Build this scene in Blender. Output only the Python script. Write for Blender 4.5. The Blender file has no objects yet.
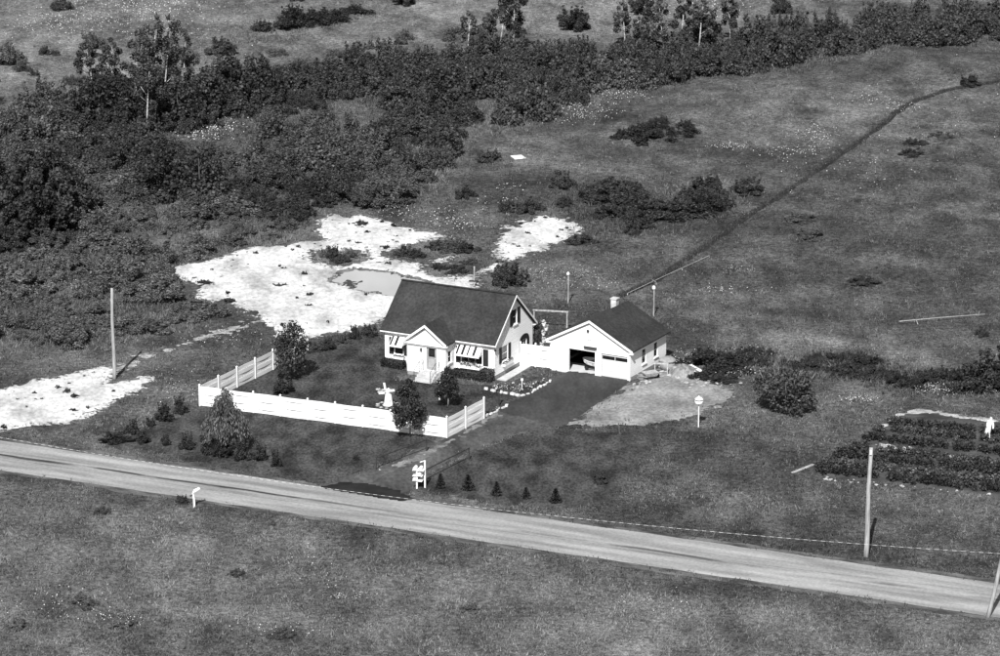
import bpy, math, random
import numpy as np
from mathutils import Vector
random.seed(7)
RNG = np.random.default_rng(11)
SC = bpy.context.scene
COL = SC.collection

# ------------------------------------------------------------------ camera, sky, sun, exposure
F_PX, PITCH, CAM_H = 3400.0, math.radians(16.0), 79.5
cam_d = bpy.data.cameras.new('camera')
cam = bpy.data.objects.new('camera', cam_d); COL.objects.link(cam)
cam_d.sensor_fit = 'HORIZONTAL'; cam_d.sensor_width = 36.0
cam_d.lens = 36.0 * F_PX / 1000.0
cam_d.clip_start = 1.0; cam_d.clip_end = 12000.0
cam.location = (0, 0, CAM_H); cam.rotation_euler = (math.pi / 2 - PITCH, 0, 0)
SC.camera = cam

SUN_EL = math.radians(44.0)
SUN_H = Vector((0.17, 0.985, 0)).normalized()            # the way shadows fall
world = bpy.data.worlds.new('World'); SC.world = world; world.use_nodes = True
wn = world.node_tree.nodes; wl = world.node_tree.links; wn.clear()
sky = wn.new('ShaderNodeTexSky'); sky.sky_type = 'NISHITA'; sky.sun_disc = False
sky.sun_elevation = SUN_EL; sky.sun_rotation = math.atan2(-SUN_H.x, -SUN_H.y)
bw = wn.new('ShaderNodeRGBToBW'); bg = wn.new('ShaderNodeBackground'); wo = wn.new('ShaderNodeOutputWorld')
bg.inputs['Strength'].default_value = 0.075
wl.new(sky.outputs[0], bw.inputs[0]); wl.new(bw.outputs[0], bg.inputs[0]); wl.new(bg.outputs[0], wo.inputs[0])
sd_ = bpy.data.lights.new('sun', 'SUN'); sd_.energy = 5.0; sd_.angle = math.radians(0.5); sd_.color = (1, 1, 1)
sun = bpy.data.objects.new('sun', sd_); COL.objects.link(sun)
sun.rotation_euler = Vector((SUN_H.x * math.cos(SUN_EL), SUN_H.y * math.cos(SUN_EL), -math.sin(SUN_EL))).to_track_quat('-Z', 'Y').to_euler()
sun.location = (-60, 60, 200)
SC.view_settings.view_transform = 'Standard'; SC.view_settings.look = 'None'
SC.view_settings.gamma = 1.0; SC.view_settings.exposure = 0.35; SC.view_settings.use_curve_mapping = False

# ------------------------------------------------------------------ pixel -> ground
def ray(px, py):
    c, s = math.cos(PITCH), math.sin(PITCH)
    u = 328.0 - py
    return np.array([px - 500.0, F_PX * c + u * s, -F_PX * s + u * c])
def pix(px, py, z=0.0):
    d = ray(px, py); t = (z - CAM_H) / d[2]
    return np.array([d[0] * t, d[1] * t])
def pixv(px, py):
    c, s = math.cos(PITCH), math.sin(PITCH)
    u = 328.0 - py; dz = -F_PX * s + u * c; t = -CAM_H / dz
    return (px - 500.0) * t, (F_PX * c + u * s) * t
def poly(pts): return np.array([pix(*p) for p in pts])

# ------------------------------------------------------------------ noise and distances (numpy)
_T = np.random.default_rng(5).random((256, 256))
def vnoise(x, y, s=0):
    x = np.asarray(x, float) + s * 17.3; y = np.asarray(y, float) + s * 9.1
    xi = np.floor(x).astype(int); yi = np.floor(y).astype(int)
    fx = x - xi; fy = y - yi
    fx = fx * fx * (3 - 2 * fx); fy = fy * fy * (3 - 2 * fy)
    a = _T[xi & 255, yi & 255]; b = _T[(xi + 1) & 255, yi & 255]
    c = _T[xi & 255, (yi + 1) & 255]; d = _T[(xi + 1) & 255, (yi + 1) & 255]
    return (a * (1 - fx) + b * fx) * (1 - fy) + (c * (1 - fx) + d * fx) * fy
def fbm(x, y, s=0, o=4):
    r = 0; a = .5; t = 0
    for i in range(o):
        r = r + a * vnoise(x * 2 ** i, y * 2 ** i, s + i * 3); t += a; a *= .5
    return r / t
def sdf(P, x, y):
    """signed distance to a polygon, positive inside"""
    x = np.asarray(x, float); y = np.asarray(y, float)
    dmin = np.full(x.shape, 1e18); ins = np.zeros(x.shape, bool)
    n = len(P)
    for i in range(n):
        ax, ay = P[i]; bx, by = P[(i + 1) % n]
        ex, ey = bx - ax, by - ay
        t = np.clip(((x - ax) * ex + (y - ay) * ey) / (ex * ex + ey * ey + 1e-12), 0, 1)
        d = (x - ax - t * ex) ** 2 + (y - ay - t * ey) ** 2
        dmin = np.minimum(dmin, d)
        cond = (ay > y) != (by > y)
        xi = ex * (y - ay) / (ey if abs(ey) > 1e-9 else 1e-9) + ax
        ins ^= cond & (x < xi)
    return np.where(ins, 1, -1) * np.sqrt(dmin)
def pline(L, x, y):
    """distance to an open polyline"""
    dmin = np.full(np.shape(x), 1e18)
    for i in range(len(L) - 1):
        ax, ay = L[i]; ex, ey = L[i + 1] - L[i]
        t = np.clip(((x - ax) * ex + (y - ay) * ey) / (ex * ex + ey * ey), 0, 1)
        dmin = np.minimum(dmin, (x - ax - t * ex) ** 2 + (y - ay - t * ey) ** 2)
    return np.sqrt(dmin)
def sstep(a, b, v):
    t = np.clip((v - a) / (b - a), 0, 1); return t * t * (3 - 2 * t)

# ------------------------------------------------------------------ places
HA = math.radians(-26.34); GA = math.radians(-28.8)
HC = np.array([-.42, 262.01]); GC = np.array([10.45, 261.64])      # front right corners
HW, HD, GW, GD = 10.02, 6.98, 7.25, 6.57
def axes(a): e = np.array([math.cos(a), math.sin(a)]); return e, np.array([-e[1], e[0]])
HE, HDv = axes(HA); GE, GDv = axes(GA)
def hw(x, y): return HC + HE * x + HDv * y
def gw(x, y): return GC + GE * x + GDv * y

RU = [pix(0, 441), pix(864, 565)]; RL = [pix(0, 471), pix(864, 597.6)]
RDIR = (RU[1] - RU[0]); RDIR = RDIR / np.linalg.norm(RDIR); RNRM = np.array([-RDIR[1], RDIR[0]])
RMID = (RU[0] + RU[1] + RL[0] + RL[1]) / 4
RHALF = abs(float((RU[0] + RU[1] - RL[0] - RL[1]) @ RNRM)) / 4
def road_v(x, y): return (x - RMID[0]) * RNRM[0] + (y - RMID[1]) * RNRM[1]

P_SAND = poly([(154, 273), (185, 264), (212, 259), (240, 249), (290, 243), (318, 240), (314, 224), (330, 214), (350, 216), (378, 217), (405, 227), (440, 234), (458, 240), (440, 252), (470, 256), (505, 262), (500, 270), (475, 275), (482, 292), (430, 305), (388, 320), (345, 333), (300, 341), (274, 337), (262, 321), (238, 309), (222, 301), (206, 306), (192, 300), (200, 286)])
P_SAND2 = poly([(492, 256), (500, 230), (516, 222), (536, 216), (568, 219), (586, 229), (550, 250), (510, 262)])
P_SAND3 = poly([(-60, 396), (0, 389), (30, 380), (50, 378), (75, 372), (105, 366), (120, 369), (113, 382), (140, 376), (158, 377), (150, 386), (115, 403), (92, 417), (70, 425), (40, 426), (0, 433), (-60, 436)])
L_PATH = poly([(112, 372), (140, 360), (170, 348), (215, 334), (250, 322), (275, 318)])
P_POND = poly([(328, 281), (340, 271), (356, 268.5), (385, 271), (425, 280), (445, 288), (435, 298), (410, 299), (388, 297), (352, 290)])
P_GRAVEL = poly([(566, 425), (598, 404), (629, 383), (650, 371), (668, 362), (690, 364), (702, 372), (712, 382), (735, 392), (728, 404), (700, 414), (670, 421), (640, 425), (600, 427)])
P_DRIVE = poly([(558, 376), (569, 371), (602, 374.5), (632, 380.5), (600, 402), (566, 425), (535, 421), (497, 412), (524, 394)])
P_LANE = poly([(498, 411), (536, 420), (566, 426), (520, 432), (482, 446), (440, 466), (412, 488), (404, 497), (322, 486), (352, 474), (382, 466), (432, 444), (470, 424)])
P_APRON = poly([(318, 487.5), (340, 482.5), (372, 484), (400, 491), (414, 500), (400, 501.5), (340, 492.5)])
P_GARDEN = poly([(808, 469), (832, 456), (858, 440), (878, 424), (905, 413), (928, 410), (960, 417), (1000, 422), (1070, 430), (1070, 507), (1000, 498), (950, 491), (911, 487), (870, 481), (830, 479)])
P_LAWN = poly([(190, 412), (262, 367), (310, 340), (365, 331), (384, 336), (400, 380), (494, 384), (560, 372), (505, 410), (470, 424), (432, 444), (382, 466), (340, 480), (318, 487), (240, 472), (160, 454), (100, 447), (150, 426)])
P_LAWN2 = poly([(540, 428), (600, 432), (640, 430), (660, 440), (640, 470), (610, 500), (560, 512), (480, 501), (412, 490), (440, 468), (482, 448), (520, 434)])
P_BACKLAWN = poly([(515, 300), (540, 290), (600, 300), (625, 310), (600, 330), (560, 340), (530, 330)])
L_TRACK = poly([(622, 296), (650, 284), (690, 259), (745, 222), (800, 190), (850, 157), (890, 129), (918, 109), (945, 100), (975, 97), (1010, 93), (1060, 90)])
FENCE_PTS = [pix(308, 353), pix(200, 406), pix(447, 438.5), pix(484, 419)]

def hgt(x, y):
    x = np.asarray(x, float); y = np.asarray(y, float)
    cx, cy = x - 5, y - 245
    a = cx * RDIR[0] + cy * RDIR[1]; b = cx * RNRM[0] + cy * RNRM[1]
    d = np.maximum(np.abs(a) - 400, np.abs(b) - 46)
    m = sstep(0, 30, d)
    far = sstep(300, 430, y)
    return m * ((fbm(x / 42, y / 42, 3, 3) - .5) * 2.6 + (fbm(x / 11, y / 11, 8, 2) - .5) * .5) + far * 2.0
def hz(x, y): return float(hgt(np.array([x]), np.array([y]))[0])

# ------------------------------------------------------------------ materials (all grey: a black-and-white photograph)
MATS = {}
def g(v): return (v, v, v, 1)
def mat(name, lo, hi=None, rough=.8, scale=3.0, stretch=(1, 1, 1), bump=0.0, detail=6, spec=.3, contrast=(.35, .65), attr=None, translucent=0, rnd=0.0, bscale=None, fine=0.0):
    if name in MATS: return MATS[name]
    hi = lo if hi is None else hi
    m = bpy.data.materials.new(name); m.use_nodes = True
    n = m.node_tree.nodes; l = m.node_tree.links
    b = n['Principled BSDF']; b.inputs['Roughness'].default_value = rough
    b.inputs['Specular IOR Level'].default_value = spec
    tc = n.new('ShaderNodeTexCoord'); mp = n.new('ShaderNodeMapping'); mp.inputs['Scale'].default_value = stretch
    l.new(tc.outputs['Object'], mp.inputs[0])
    nz = n.new('ShaderNodeTexNoise'); nz.inputs['Scale'].default_value = scale; nz.inputs['Detail'].default_value = detail
    l.new(mp.outputs[0], nz.inputs['Vector'])
    mr = n.new('ShaderNodeMapRange'); mr.inputs[1].default_value = contrast[0]; mr.inputs[2].default_value = contrast[1]
    mr.inputs[3].default_value = lo; mr.inputs[4].default_value = hi
    if attr:
        at = n.new('ShaderNodeAttribute'); at.attribute_name = attr
        l.new(at.outputs['Fac'], mr.inputs[0]); mr.inputs[1].default_value = 0; mr.inputs[2].default_value = 1
    else:
        l.new(nz.outputs['Fac'], mr.inputs[0])
    out = mr.outputs[0]
    if fine:
        n2 = n.new('ShaderNodeTexNoise'); n2.inputs['Scale'].default_value = scale * 9; n2.inputs['Detail'].default_value = 3
        l.new(mp.outputs[0], n2.inputs['Vector'])
        m2 = n.new('ShaderNodeMapRange'); m2.inputs[1].default_value = .3; m2.inputs[2].default_value = .7
        m2.inputs[3].default_value = 1 - fine; m2.inputs[4].default_value = 1 + fine; m2.clamp = True
        l.new(n2.outputs['Fac'], m2.inputs[0])
        mu = n.new('ShaderNodeMath'); mu.operation = 'MULTIPLY'; l.new(out, mu.inputs[0]); l.new(m2.outputs[0], mu.inputs[1]); out = mu.outputs[0]
    if rnd:
        oi = n.new('ShaderNodeObjectInfo')
        m3 = n.new('ShaderNodeMapRange'); m3.inputs[3].default_value = 1 - rnd; m3.inputs[4].default_value = 1 + rnd
        l.new(oi.outputs['Random'], m3.inputs[0])
        mu = n.new('ShaderNodeMath'); mu.operation = 'MULTIPLY'; l.new(out, mu.inputs[0]); l.new(m3.outputs[0], mu.inputs[1]); out = mu.outputs[0]
    l.new(out, b.inputs['Base Color'])
    if bump:
        nb = n.new('ShaderNodeTexNoise'); nb.inputs['Scale'].default_value = bscale or scale * 4; nb.inputs['Detail'].default_value = 5
        l.new(mp.outputs[0], nb.inputs['Vector'])
        bp = n.new('ShaderNodeBump'); bp.inputs['Strength'].default_value = 1.0; bp.inputs['Distance'].default_value = bump
        l.new(nb.outputs['Fac'], bp.inputs['Height']); l.new(bp.outputs[0], b.inputs['Normal'])
    if translucent:
        tr = n.new('ShaderNodeBsdfTranslucent'); l.new(out, tr.inputs['Color'])
        mx = n.new('ShaderNodeMixShader'); mx.inputs[0].default_value = translucent
        l.new(b.outputs[0], mx.inputs[1]); l.new(tr.outputs[0], mx.inputs[2])
        l.new(mx.outputs[0], n['Material Output'].inputs['Surface'])
    MATS[name] = m; return m
M_WHITE = mat('white_paint', .80, .90, .55, 1.2, (1, 1, 1), contrast=(.3, .6))
M_SIDING = mat('white_siding', .76, .86, .6, 1.0, (.4, .4, 6), bump=.004, contrast=(.3, .65))
def clap():
    m = M_SIDING; n = m.node_tree.nodes; l = m.node_tree.links; tc = n.new('ShaderNodeTexCoord'); sp = n.new('ShaderNodeSeparateXYZ'); l.new(tc.outputs['Object'], sp.inputs[0])
    k = n.new('ShaderNodeMath'); k.operation = 'MULTIPLY'; k.inputs[1].default_value = 1 / .16; l.new(sp.outputs['Z'], k.inputs[0])
    f = n.new('ShaderNodeMath'); f.operation = 'FRACT'; l.new(k.outputs[0], f.inputs[0])
    bp = n.new('ShaderNodeBump'); bp.inputs['Distance'].default_value = .03; bp.inputs['Strength'].default_value = .8; bp.invert = True; l.new(f.outputs[0], bp.inputs['Height']); l.new(bp.outputs[0], n['Principled BSDF'].inputs['Normal'])
clap()
M_FENCE = mat('fence_white', .76, .88, .6, 2.0, (.5, .5, 6), contrast=(.3, .6))
M_ROOF = mat('asphalt_shingle', .022, .044, .9, .5, (1, 1, 1), bump=.02, bscale=7, fine=.35, contrast=(.3, .7))
M_BLACK = mat('black_shutter', .012, .02, .5, 3)
M_GLASS = mat('window_glass', .008, .02, .06, 1, spec=.6)
M_CONC = mat('concrete', .42, .58, .85, 1.5, fine=.15)
M_FOUND = mat('foundation_block', .22, .32, .9, 1.6, fine=.2)
M_INSHADE = mat('interior_shade', .015, .025, .95, 1)  # near-black colour that paints in the shade of the garage interior
M_PIPE = mat('dark_pipe', .03, .05, .5, 3)
M_POLE = mat('weathered_pole', .22, .42, .9, 2.0, (6, 6, .6), fine=.2)
M_GREYW = mat('grey_wood', .25, .5, .9, 2.0, (3, 3, 3), fine=.2)
M_BARK = mat('bark', .05, .12, .95, 4, (3, 3, .8), bump=.02)
M_BIRCH = mat('birch_bark', .22, .55, .8, 2.5, (1, 1, 3), contrast=(.4, .55))
M_STONE = mat('stone', .2, .5, .9, 1.5, fine=.25, rnd=.25)
M_LEAF = mat('leaf_mid', .012, .17, .6, attr='tone', translucent=.2, rnd=.38)
M_LEAFD = mat('leaf_dark', .005, .085, .6, attr='tone', translucent=.15, rnd=.3)
M_LEAFL = mat('leaf_light', .022, .24, .55, attr='tone', translucent=.25, rnd=.2)
M_NEEDLE = mat('needles', .008, .055, .7, attr='tone', translucent=.1, rnd=.3)
M_GRASS = mat('grass_blades', .03, .44, .8, attr='tone', translucent=.25)
M_PETAL = mat('petals', .22, .80, .8, attr='tone')
M_METAL = mat('pale_metal', .55, .7, .35, 2)
M_CABLE = mat('cable', .04, .8, .5, attr='tone')

# ------------------------------------------------------------------ mesh helpers
class MB:
    def __init__(s): s.v = []; s.f = []
    def add(s, vs, fs):
        o = len(s.v); s.v += [tuple(v) for v in vs]; s.f += [tuple(i + o for i in f) for f in fs]; return s
    def box(s, x0, x1, y0, y1, z0, z1):
        return s.add([(x0, y0, z0), (x1, y0, z0), (x1, y1, z0), (x0, y1, z0), (x0, y0, z1), (x1, y0, z1), (x1, y1, z1), (x0, y1, z1)],
                     [(3, 2, 1, 0), (4, 5, 6, 7), (0, 1, 5, 4), (1, 2, 6, 5), (2, 3, 7, 6), (3, 0, 4, 7)])
    def hexa(s, p):   # 8 points: bottom ring, top ring
        return s.add(p, [(3, 2, 1, 0), (4, 5, 6, 7), (0, 1, 5, 4), (1, 2, 6, 5), (2, 3, 7, 6), (3, 0, 4, 7)])
    def beam(s, a, b, w, t, up=(0, 0, 1)):
        a = Vector(a); b = Vector(b); d = (b - a).normalized(); u = Vector(up)
        if abs(d.dot(u)) > .98: u = Vector((0, 1, 0))
        r = d.cross(u).normalized() * w / 2; q = r.cross(d).normalized() * t / 2
        return s.hexa([a - r - q, a + r - q, b + r - q, b - r - q, a - r + q, a + r + q, b + r + q, b - r + q])
    def tube(s, pts, rad, n=8, cap=True):
        pts = [Vector(p) for p in pts]; o = len(s.v)
        if not hasattr(rad, '__len__'): rad = [rad] * len(pts)
        for i, p in enumerate(pts):
            d = (pts[min(i + 1, len(pts) - 1)] - pts[max(i - 1, 0)]).normalized()
            u = Vector((0, 0, 1)) if abs(d.z) < .9 else Vector((1, 0, 0))
            r = d.cross(u).normalized(); q = r.cross(d)
            for k in range(n):
                t = 2 * math.pi * k / n
                s.v.append(tuple(p + (r * math.cos(t) + q * math.sin(t)) * rad[i]))
        for i in range(len(pts) - 1):
            for k in range(n):
                a = o + i * n + k; b = o + i * n + (k + 1) % n
                s.f.append((a, b, b + n, a + n))
        if cap:
            s.f.append(tuple(o + k for k in range(n))[::-1]); e = o + (len(pts) - 1) * n
            s.f.append(tuple(e + k for k in range(n)))
        return s
    def lathe(s, prof, cx=0, cy=0, n=12):
        o = len(s.v)
        for r, z in prof:
            for k in range(n):
                t = 2 * math.pi * k / n; s.v.append((cx + r * math.cos(t), cy + r * math.sin(t), z))
        for i in range(len(prof) - 1):
            for k in range(n):
                a = o + i * n + k; b = o + i * n + (k + 1) % n
                s.f.append((a, b, b + n, a + n))
        s.f.append(tuple(o + k for k in range(n))[::-1]); e = o + (len(prof) - 1) * n
        s.f.append(tuple(e + k for k in range(n)))
        return s
    def prism(s, pts, d):    # planar polygon extruded by vector d
        n = len(pts); d = Vector(d); p = [Vector(q) for q in pts]
        return s.add(p + [q + d for q in p], [tuple(range(n))[::-1], tuple(range(n, 2 * n))] + [(i, (i + 1) % n, n + (i + 1) % n, n + i) for i in range(n)])
    def shift(s, dx, dy, dz=0): s.v = [(x + dx, y + dy, z + dz) for x, y, z in s.v]; return s
    def mesh(s, name, m):
        me = bpy.data.meshes.new(name); me.from_pydata(s.v, [], s.f); me.materials.append(m); me.update(); return me
    def build(s, name, m, parent=None, off=(0, 0, 0), smooth=False):
        if off != (0, 0, 0): s.shift(*off)
        return link(name, s.mesh(name, m), parent, smooth)
def link(name, me, parent=None, smooth=False):
    o = bpy.data.objects.new(name, me); COL.objects.link(o)
    if parent: o.parent = parent
    if smooth:
        for p in me.polygons: p.use_smooth = True
    return o
def fast(name, V, faces_flat, per, m, tone=None):
    """big mesh from numpy: V (n,3), faces of `per` corners; tone per face"""
    me = bpy.data.meshes.new(name); nf = len(faces_flat) // per
    me.vertices.add(len(V)); me.vertices.foreach_set('co', np.asarray(V, np.float32).ravel())
    me.loops.add(nf * per); me.loops.foreach_set('vertex_index', np.asarray(faces_flat, np.int32))
    me.polygons.add(nf); me.polygons.foreach_set('loop_start', np.arange(0, nf * per, per, dtype=np.int32))
    me.polygons.foreach_set('loop_total', np.full(nf, per, np.int32))
    if tone is not None:
        a = me.attributes.new('tone', 'FLOAT', 'FACE'); a.data.foreach_set('value', np.asarray(tone, np.float32))
    me.update(calc_edges=True); me.materials.append(m); return me
def tag(o, label=None, cat=None, group=None, kind=None):
    if label: o['label'] = label
    if cat: o['category'] = cat
    if group: o['group'] = group
    if kind: o['kind'] = kind
    return o
def thing(name, label, cat, loc, rz=0, group=None):
    o = bpy.data.objects.new(name, None); COL.objects.link(o); o.empty_display_size = .3
    o.location = loc; o.rotation_euler = (0, 0, rz); return tag(o, label, cat, group)
def struct(name, me): return tag(link(name, me), kind='structure')
def copy_tree(o, parent=None):
    c = o.copy(); COL.objects.link(c)
    if parent: c.parent = parent
    for ch in list(o.children): copy_tree(ch, c)
    return c

# ------------------------------------------------------------------ ground
def axis(lo, hi, step, far):
    a = list(np.arange(lo, hi + .01, step)); out = []
    for d in (15, 40, 100, 250, 600, 1500, far): out.append(d)
    return np.array([lo - d for d in out[::-1]] + a + [hi + d for d in out])
gx = axis(-110, 110, 1.0, 4500); gy = axis(170, 500, 1.0, 6000)
X, Y = np.meshgrid(gx, gy); Z = hgt(X, Y)
nx, ny = len(gx), len(gy)
idx = np.arange(nx * ny).reshape(ny, nx)
quads = np.stack([idx[:-1, :-1], idx[:-1, 1:], idx[1:, 1:], idx[1:, :-1]], -1).ravel()
P_TOP = poly([(-80, -40), (1080, -40), (1080, 8), (900, 14), (760, 36), (600, 48), (480, 52), (400, 62), (330, 62), (250, 60), (160, 85), (80, 110), (-80, 120)])
P_FRONT = poly([(-80, 478), (1080, 640), (1080, 760), (-80, 760)])
P_DRYR = poly([(740, 330), (800, 332), (860, 345), (830, 350), (770, 349)])
P_RIGHTF = poly([(690, 105), (860, 78), (1080, 60), (1080, 200), (900, 210), (760, 190), (700, 150)])
def dryness(x, y):
    """how much of the sward is dry straw: 0 green, 1 straw"""
    ru = (x - RMID[0]) * RDIR[0] + (y - RMID[1]) * RDIR[1]; rv = road_v(x, y)
    d = .19 + (fbm(ru / 26, rv / 13, 21, 3) - .5) * .55 + (fbm(ru / 9, rv / 2.5, 25, 3) - .5) * .42 + (fbm(x / 2.5, y / 4, 27, 3) - .5) * .45
    d = d + .30 * sstep(-8, 10, sdf(P_TOP, x, y)) + .19 * sstep(-4, 4, sdf(P_FRONT, x, y)) + .4 * sstep(-2, 2, sdf(P_DRYR, x, y)) + .07 * sstep(-10, 10, sdf(P_RIGHTF, x, y))
    return np.clip(d, 0, 1)
ground = fast('ground', np.stack([X, Y, Z], -1).reshape(-1, 3), quads, 4, None)
ground.materials.clear()
dv = dryness(X, Y).ravel()
ta = ground.attributes.new('dry', 'FLOAT', 'POINT'); ta.data.foreach_set('value', dv.astype(np.float32))
def ground_mat():
    m = bpy.data.materials.new('meadow'); m.use_nodes = True; n = m.node_tree.nodes; l = m.node_tree.links
    b = n['Principled BSDF']; b.inputs['Roughness'].default_value = .95; b.inputs['Specular IOR Level'].default_value = .1
    tc = n.new('ShaderNodeTexCoord'); at = n.new('ShaderNodeAttribute'); at.attribute_name = 'dry'
    def noise(sc, det, st=(1, 1, 1)):
        mp = n.new('ShaderNodeMapping'); mp.inputs['Scale'].default_value = st; l.new(tc.outputs['Object'], mp.inputs[0])
        z = n.new('ShaderNodeTexNoise'); z.inputs['Scale'].default_value = sc; z.inputs['Detail'].default_value = det; z.inputs['Roughness'].default_value = .65
        l.new(mp.outputs[0], z.inputs[0]); return z.outputs['Fac']
    mr = n.new('ShaderNodeMapRange'); mr.inputs[3].default_value = .052; mr.inputs[4].default_value = .22; l.new(at.outputs['Fac'], mr.inputs[0])
    out = mr.outputs[0]
    for sc, det, st, lo, hi in ((.35, 6, (1, .5, 1), .55, 1.5), (2.2, 4, (1, 1, 1), .5, 1.5), (7.0, 3, (1, 1, 1), .45, 1.6)):
        r = n.new('ShaderNodeMapRange'); r.inputs[1].default_value = .34; r.inputs[2].default_value = .66; r.inputs[3].default_value = lo; r.inputs[4].default_value = hi
        l.new(noise(sc, det, st), r.inputs[0])
        mu = n.new('ShaderNodeMath'); mu.operation = 'MULTIPLY'; l.new(out, mu.inputs[0]); l.new(r.outputs[0], mu.inputs[1]); out = mu.outputs[0]
    l.new(out, b.inputs['Base Color'])
    bp = n.new('ShaderNodeBump'); bp.inputs['Distance'].default_value = .25; bp.inputs['Strength'].default_value = .9
    l.new(noise(2.5, 6), bp.inputs['Height']); l.new(bp.outputs[0], b.inputs['Normal'])
    return m
ground.materials.append(ground_mat())
struct('ground', ground)

def sheet(name, fn, P, m, step=.5, amp=.06, edge=.35, base=.004, noise=.6, seed=0, sc=1.3, pad=3, cut=-.12):
    """draped sheet: rises above the ground inside the outline, dips below it outside, so its rim is uneven"""
    x0, y0 = P.min(0) - pad; x1, y1 = P.max(0) + pad
    ax = np.arange(x0, x1, step); ay = np.arange(y0, y1, step)
    X, Y = np.meshgrid(ax, ay); d = fn(X, Y)
    w = np.clip((d + (fbm(X / sc, Y / sc, seed, 4) - .5 + .35 * (fbm(X / sc * 4, Y / sc * 4, seed + 2, 2) - .5)) * 2 * noise) * edge, -.3, 1)
    Z = hgt(X, Y) + np.where(w > 0, np.minimum(w, .04) * .5 + base + amp * sstep(0, .6, w) * (fbm(X / 2.6, Y / 2.6, seed + 4, 4) * 1.0), w - .0)
    nx, ny = len(ax), len(ay); idx = np.arange(nx * ny).reshape(ny, nx)
    q = np.stack([idx[:-1, :-1], idx[:-1, 1:], idx[1:, 1:], idx[1:, :-1]], -1).reshape(-1, 4)
    keep = (w.ravel()[q] > cut).any(1)
    q = q[keep]; used = np.unique(q); mp = np.full(nx * ny, -1); mp[used] = np.arange(len(used))
    V = np.stack([X, Y, Z], -1).reshape(-1, 3)[used]
    me = fast(name, V, mp[q].ravel(), 4, m)
    ea = me.attributes.new('edge', 'FLOAT', 'POINT'); ea.data.foreach_set('value', (np.clip(d, -1, 1.5).ravel()[used] * .17 + .07).astype(np.float32))
    return struct(name, me)
def sand_mat():
    m = mat('white_sand', .32, .62, .95, .35, (1, .5, 1), bump=.16, bscale=2.4, detail=9, fine=.22, contrast=(.3, .56), spec=.05)
    n = m.node_tree.nodes; l = m.node_tree.links; b = n['Principled BSDF']; src = b.inputs['Base Color'].links[0].from_socket
    tc = n.new('ShaderNodeTexCoord'); z = n.new('ShaderNodeTexNoise'); z.inputs['Scale'].default_value = 2.2; z.inputs['Detail'].default_value = 5; z.inputs['Roughness'].default_value = .7; l.new(tc.outputs['Object'], z.inputs[0])
    at_ = n.new('ShaderNodeAttribute'); at_.attribute_name = 'edge'
    ad = n.new('ShaderNodeMath'); ad.operation = 'ADD'; l.new(z.outputs['Fac'], ad.inputs[0]); l.new(at_.outputs['Fac'], ad.inputs[1])
    r = n.new('ShaderNodeMapRange'); r.inputs[1].default_value = .56; r.inputs[2].default_value = .66; l.new(ad.outputs[0], r.inputs[0])
    mx = n.new('ShaderNodeMix'); mx.data_type = 'FLOAT'; l.new(r.outputs[0], mx.inputs[0]); mx.inputs[2].default_value = .06; l.new(src, mx.inputs[3]); l.new(mx.outputs[0], b.inputs['Base Color'])
    return m
M_SAND = sand_mat()
M_GRAVEL = mat('gravel', .15, .32, .95, .45, (1, .7, 1), bump=.05, bscale=3, fine=.28, spec=.05)
M_LAWN = mat('mown_grass', .026, .080, .95, .6, (1, .5, 1), bump=.04, bscale=6, fine=.5, spec=.05)
M_ASPH = mat('driveway_asphalt', .036, .062, .9, .5, (1, .4, 1), fine=.2, spec=.15)
M_LANE = mat('worn_lane', .044, .105, .95, .45, (1, .5, 1), fine=.3, spec=.1)
M_SOIL = mat('dark_soil', .02, .05, .95, 1.2, fine=.3)
fs = lambda P: (lambda x, y: sdf(P, x, y))
def f_sand(x, y):
    d = sdf(P_SAND, x, y)
    # scrub islands left in the sand
    for (px, py, r) in ((452, 248, 2.6), (466, 250, 2.2), (438, 247, 2.0), (470, 262, 2.0), (405, 255, 1.8), (417, 256, 1.6), (326, 256, 1.5), (332, 258, 1.6), (340, 261, 1.5), (350, 256, 1.6), (455, 270, 2.0), (440, 268, 1.6)):
        c = pix(px, py); d = np.minimum(d, np.hypot(x - c[0], (y - c[1]) * .8) - r)
    pd = sdf(P_POND, x, y)
    return np.minimum(d, np.where(pd > -.2, -pd * .6, 9))
sheet('sand', f_sand, P_SAND, M_SAND, .32, .34, .3, .004, 2.1, 1, 1.3)
sheet('sand_patch', fs(P_SAND2), P_SAND2, M_SAND, .3, .18, .3, .004, 2.6, 2, 1.2)
sheet('sand_clearing', fs(P_SAND3), P_SAND3, M_SAND, .32, .18, .3, .004, 1.4, 3, 1.3)
sheet('sandy_path', lambda x, y: .25 - pline(L_PATH, x, y) + (fbm(x / 3, y / 3, 4, 2) - .5) * 1.2, L_PATH, mat('path_sand', .16, .42, .95, 1.2, fine=.3), .16, .05, .3, .006, 1.5, 6, .6)
sheet('gravel_pad', fs(P_GRAVEL), P_GRAVEL, M_GRAVEL, .25, .05, .3, .006, 1.3, 7, 1.1)
sheet('lawn', lambda x, y: np.maximum(sdf(P_LAWN, x, y), sdf(P_LAWN2, x, y)), np.concatenate([P_LAWN, P_LAWN2]), M_LAWN, .5, .02, .2, .008, .8, 9, 1.5)
sheet('lane', fs(P_LANE), P_LANE, M_LANE, .35, .012, .25, .036, .55, 10, 1.1)
LV = poly([(522, 398), (505, 409), (486, 421), (462, 435), (447, 443), (425, 456), (398, 465)])
sheet('gravel_verge', lambda x, y: .35 - pline(LV, x, y), LV, mat('verge_gravel', .09, .24, .95, .7, fine=.3), .2, .01, .3, .05, .7, 16, .9)
sheet('driveway', fs(P_DRIVE), P_DRIVE, M_ASPH, .3, .008, .4, .05, .12, 11, 1.0)
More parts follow.
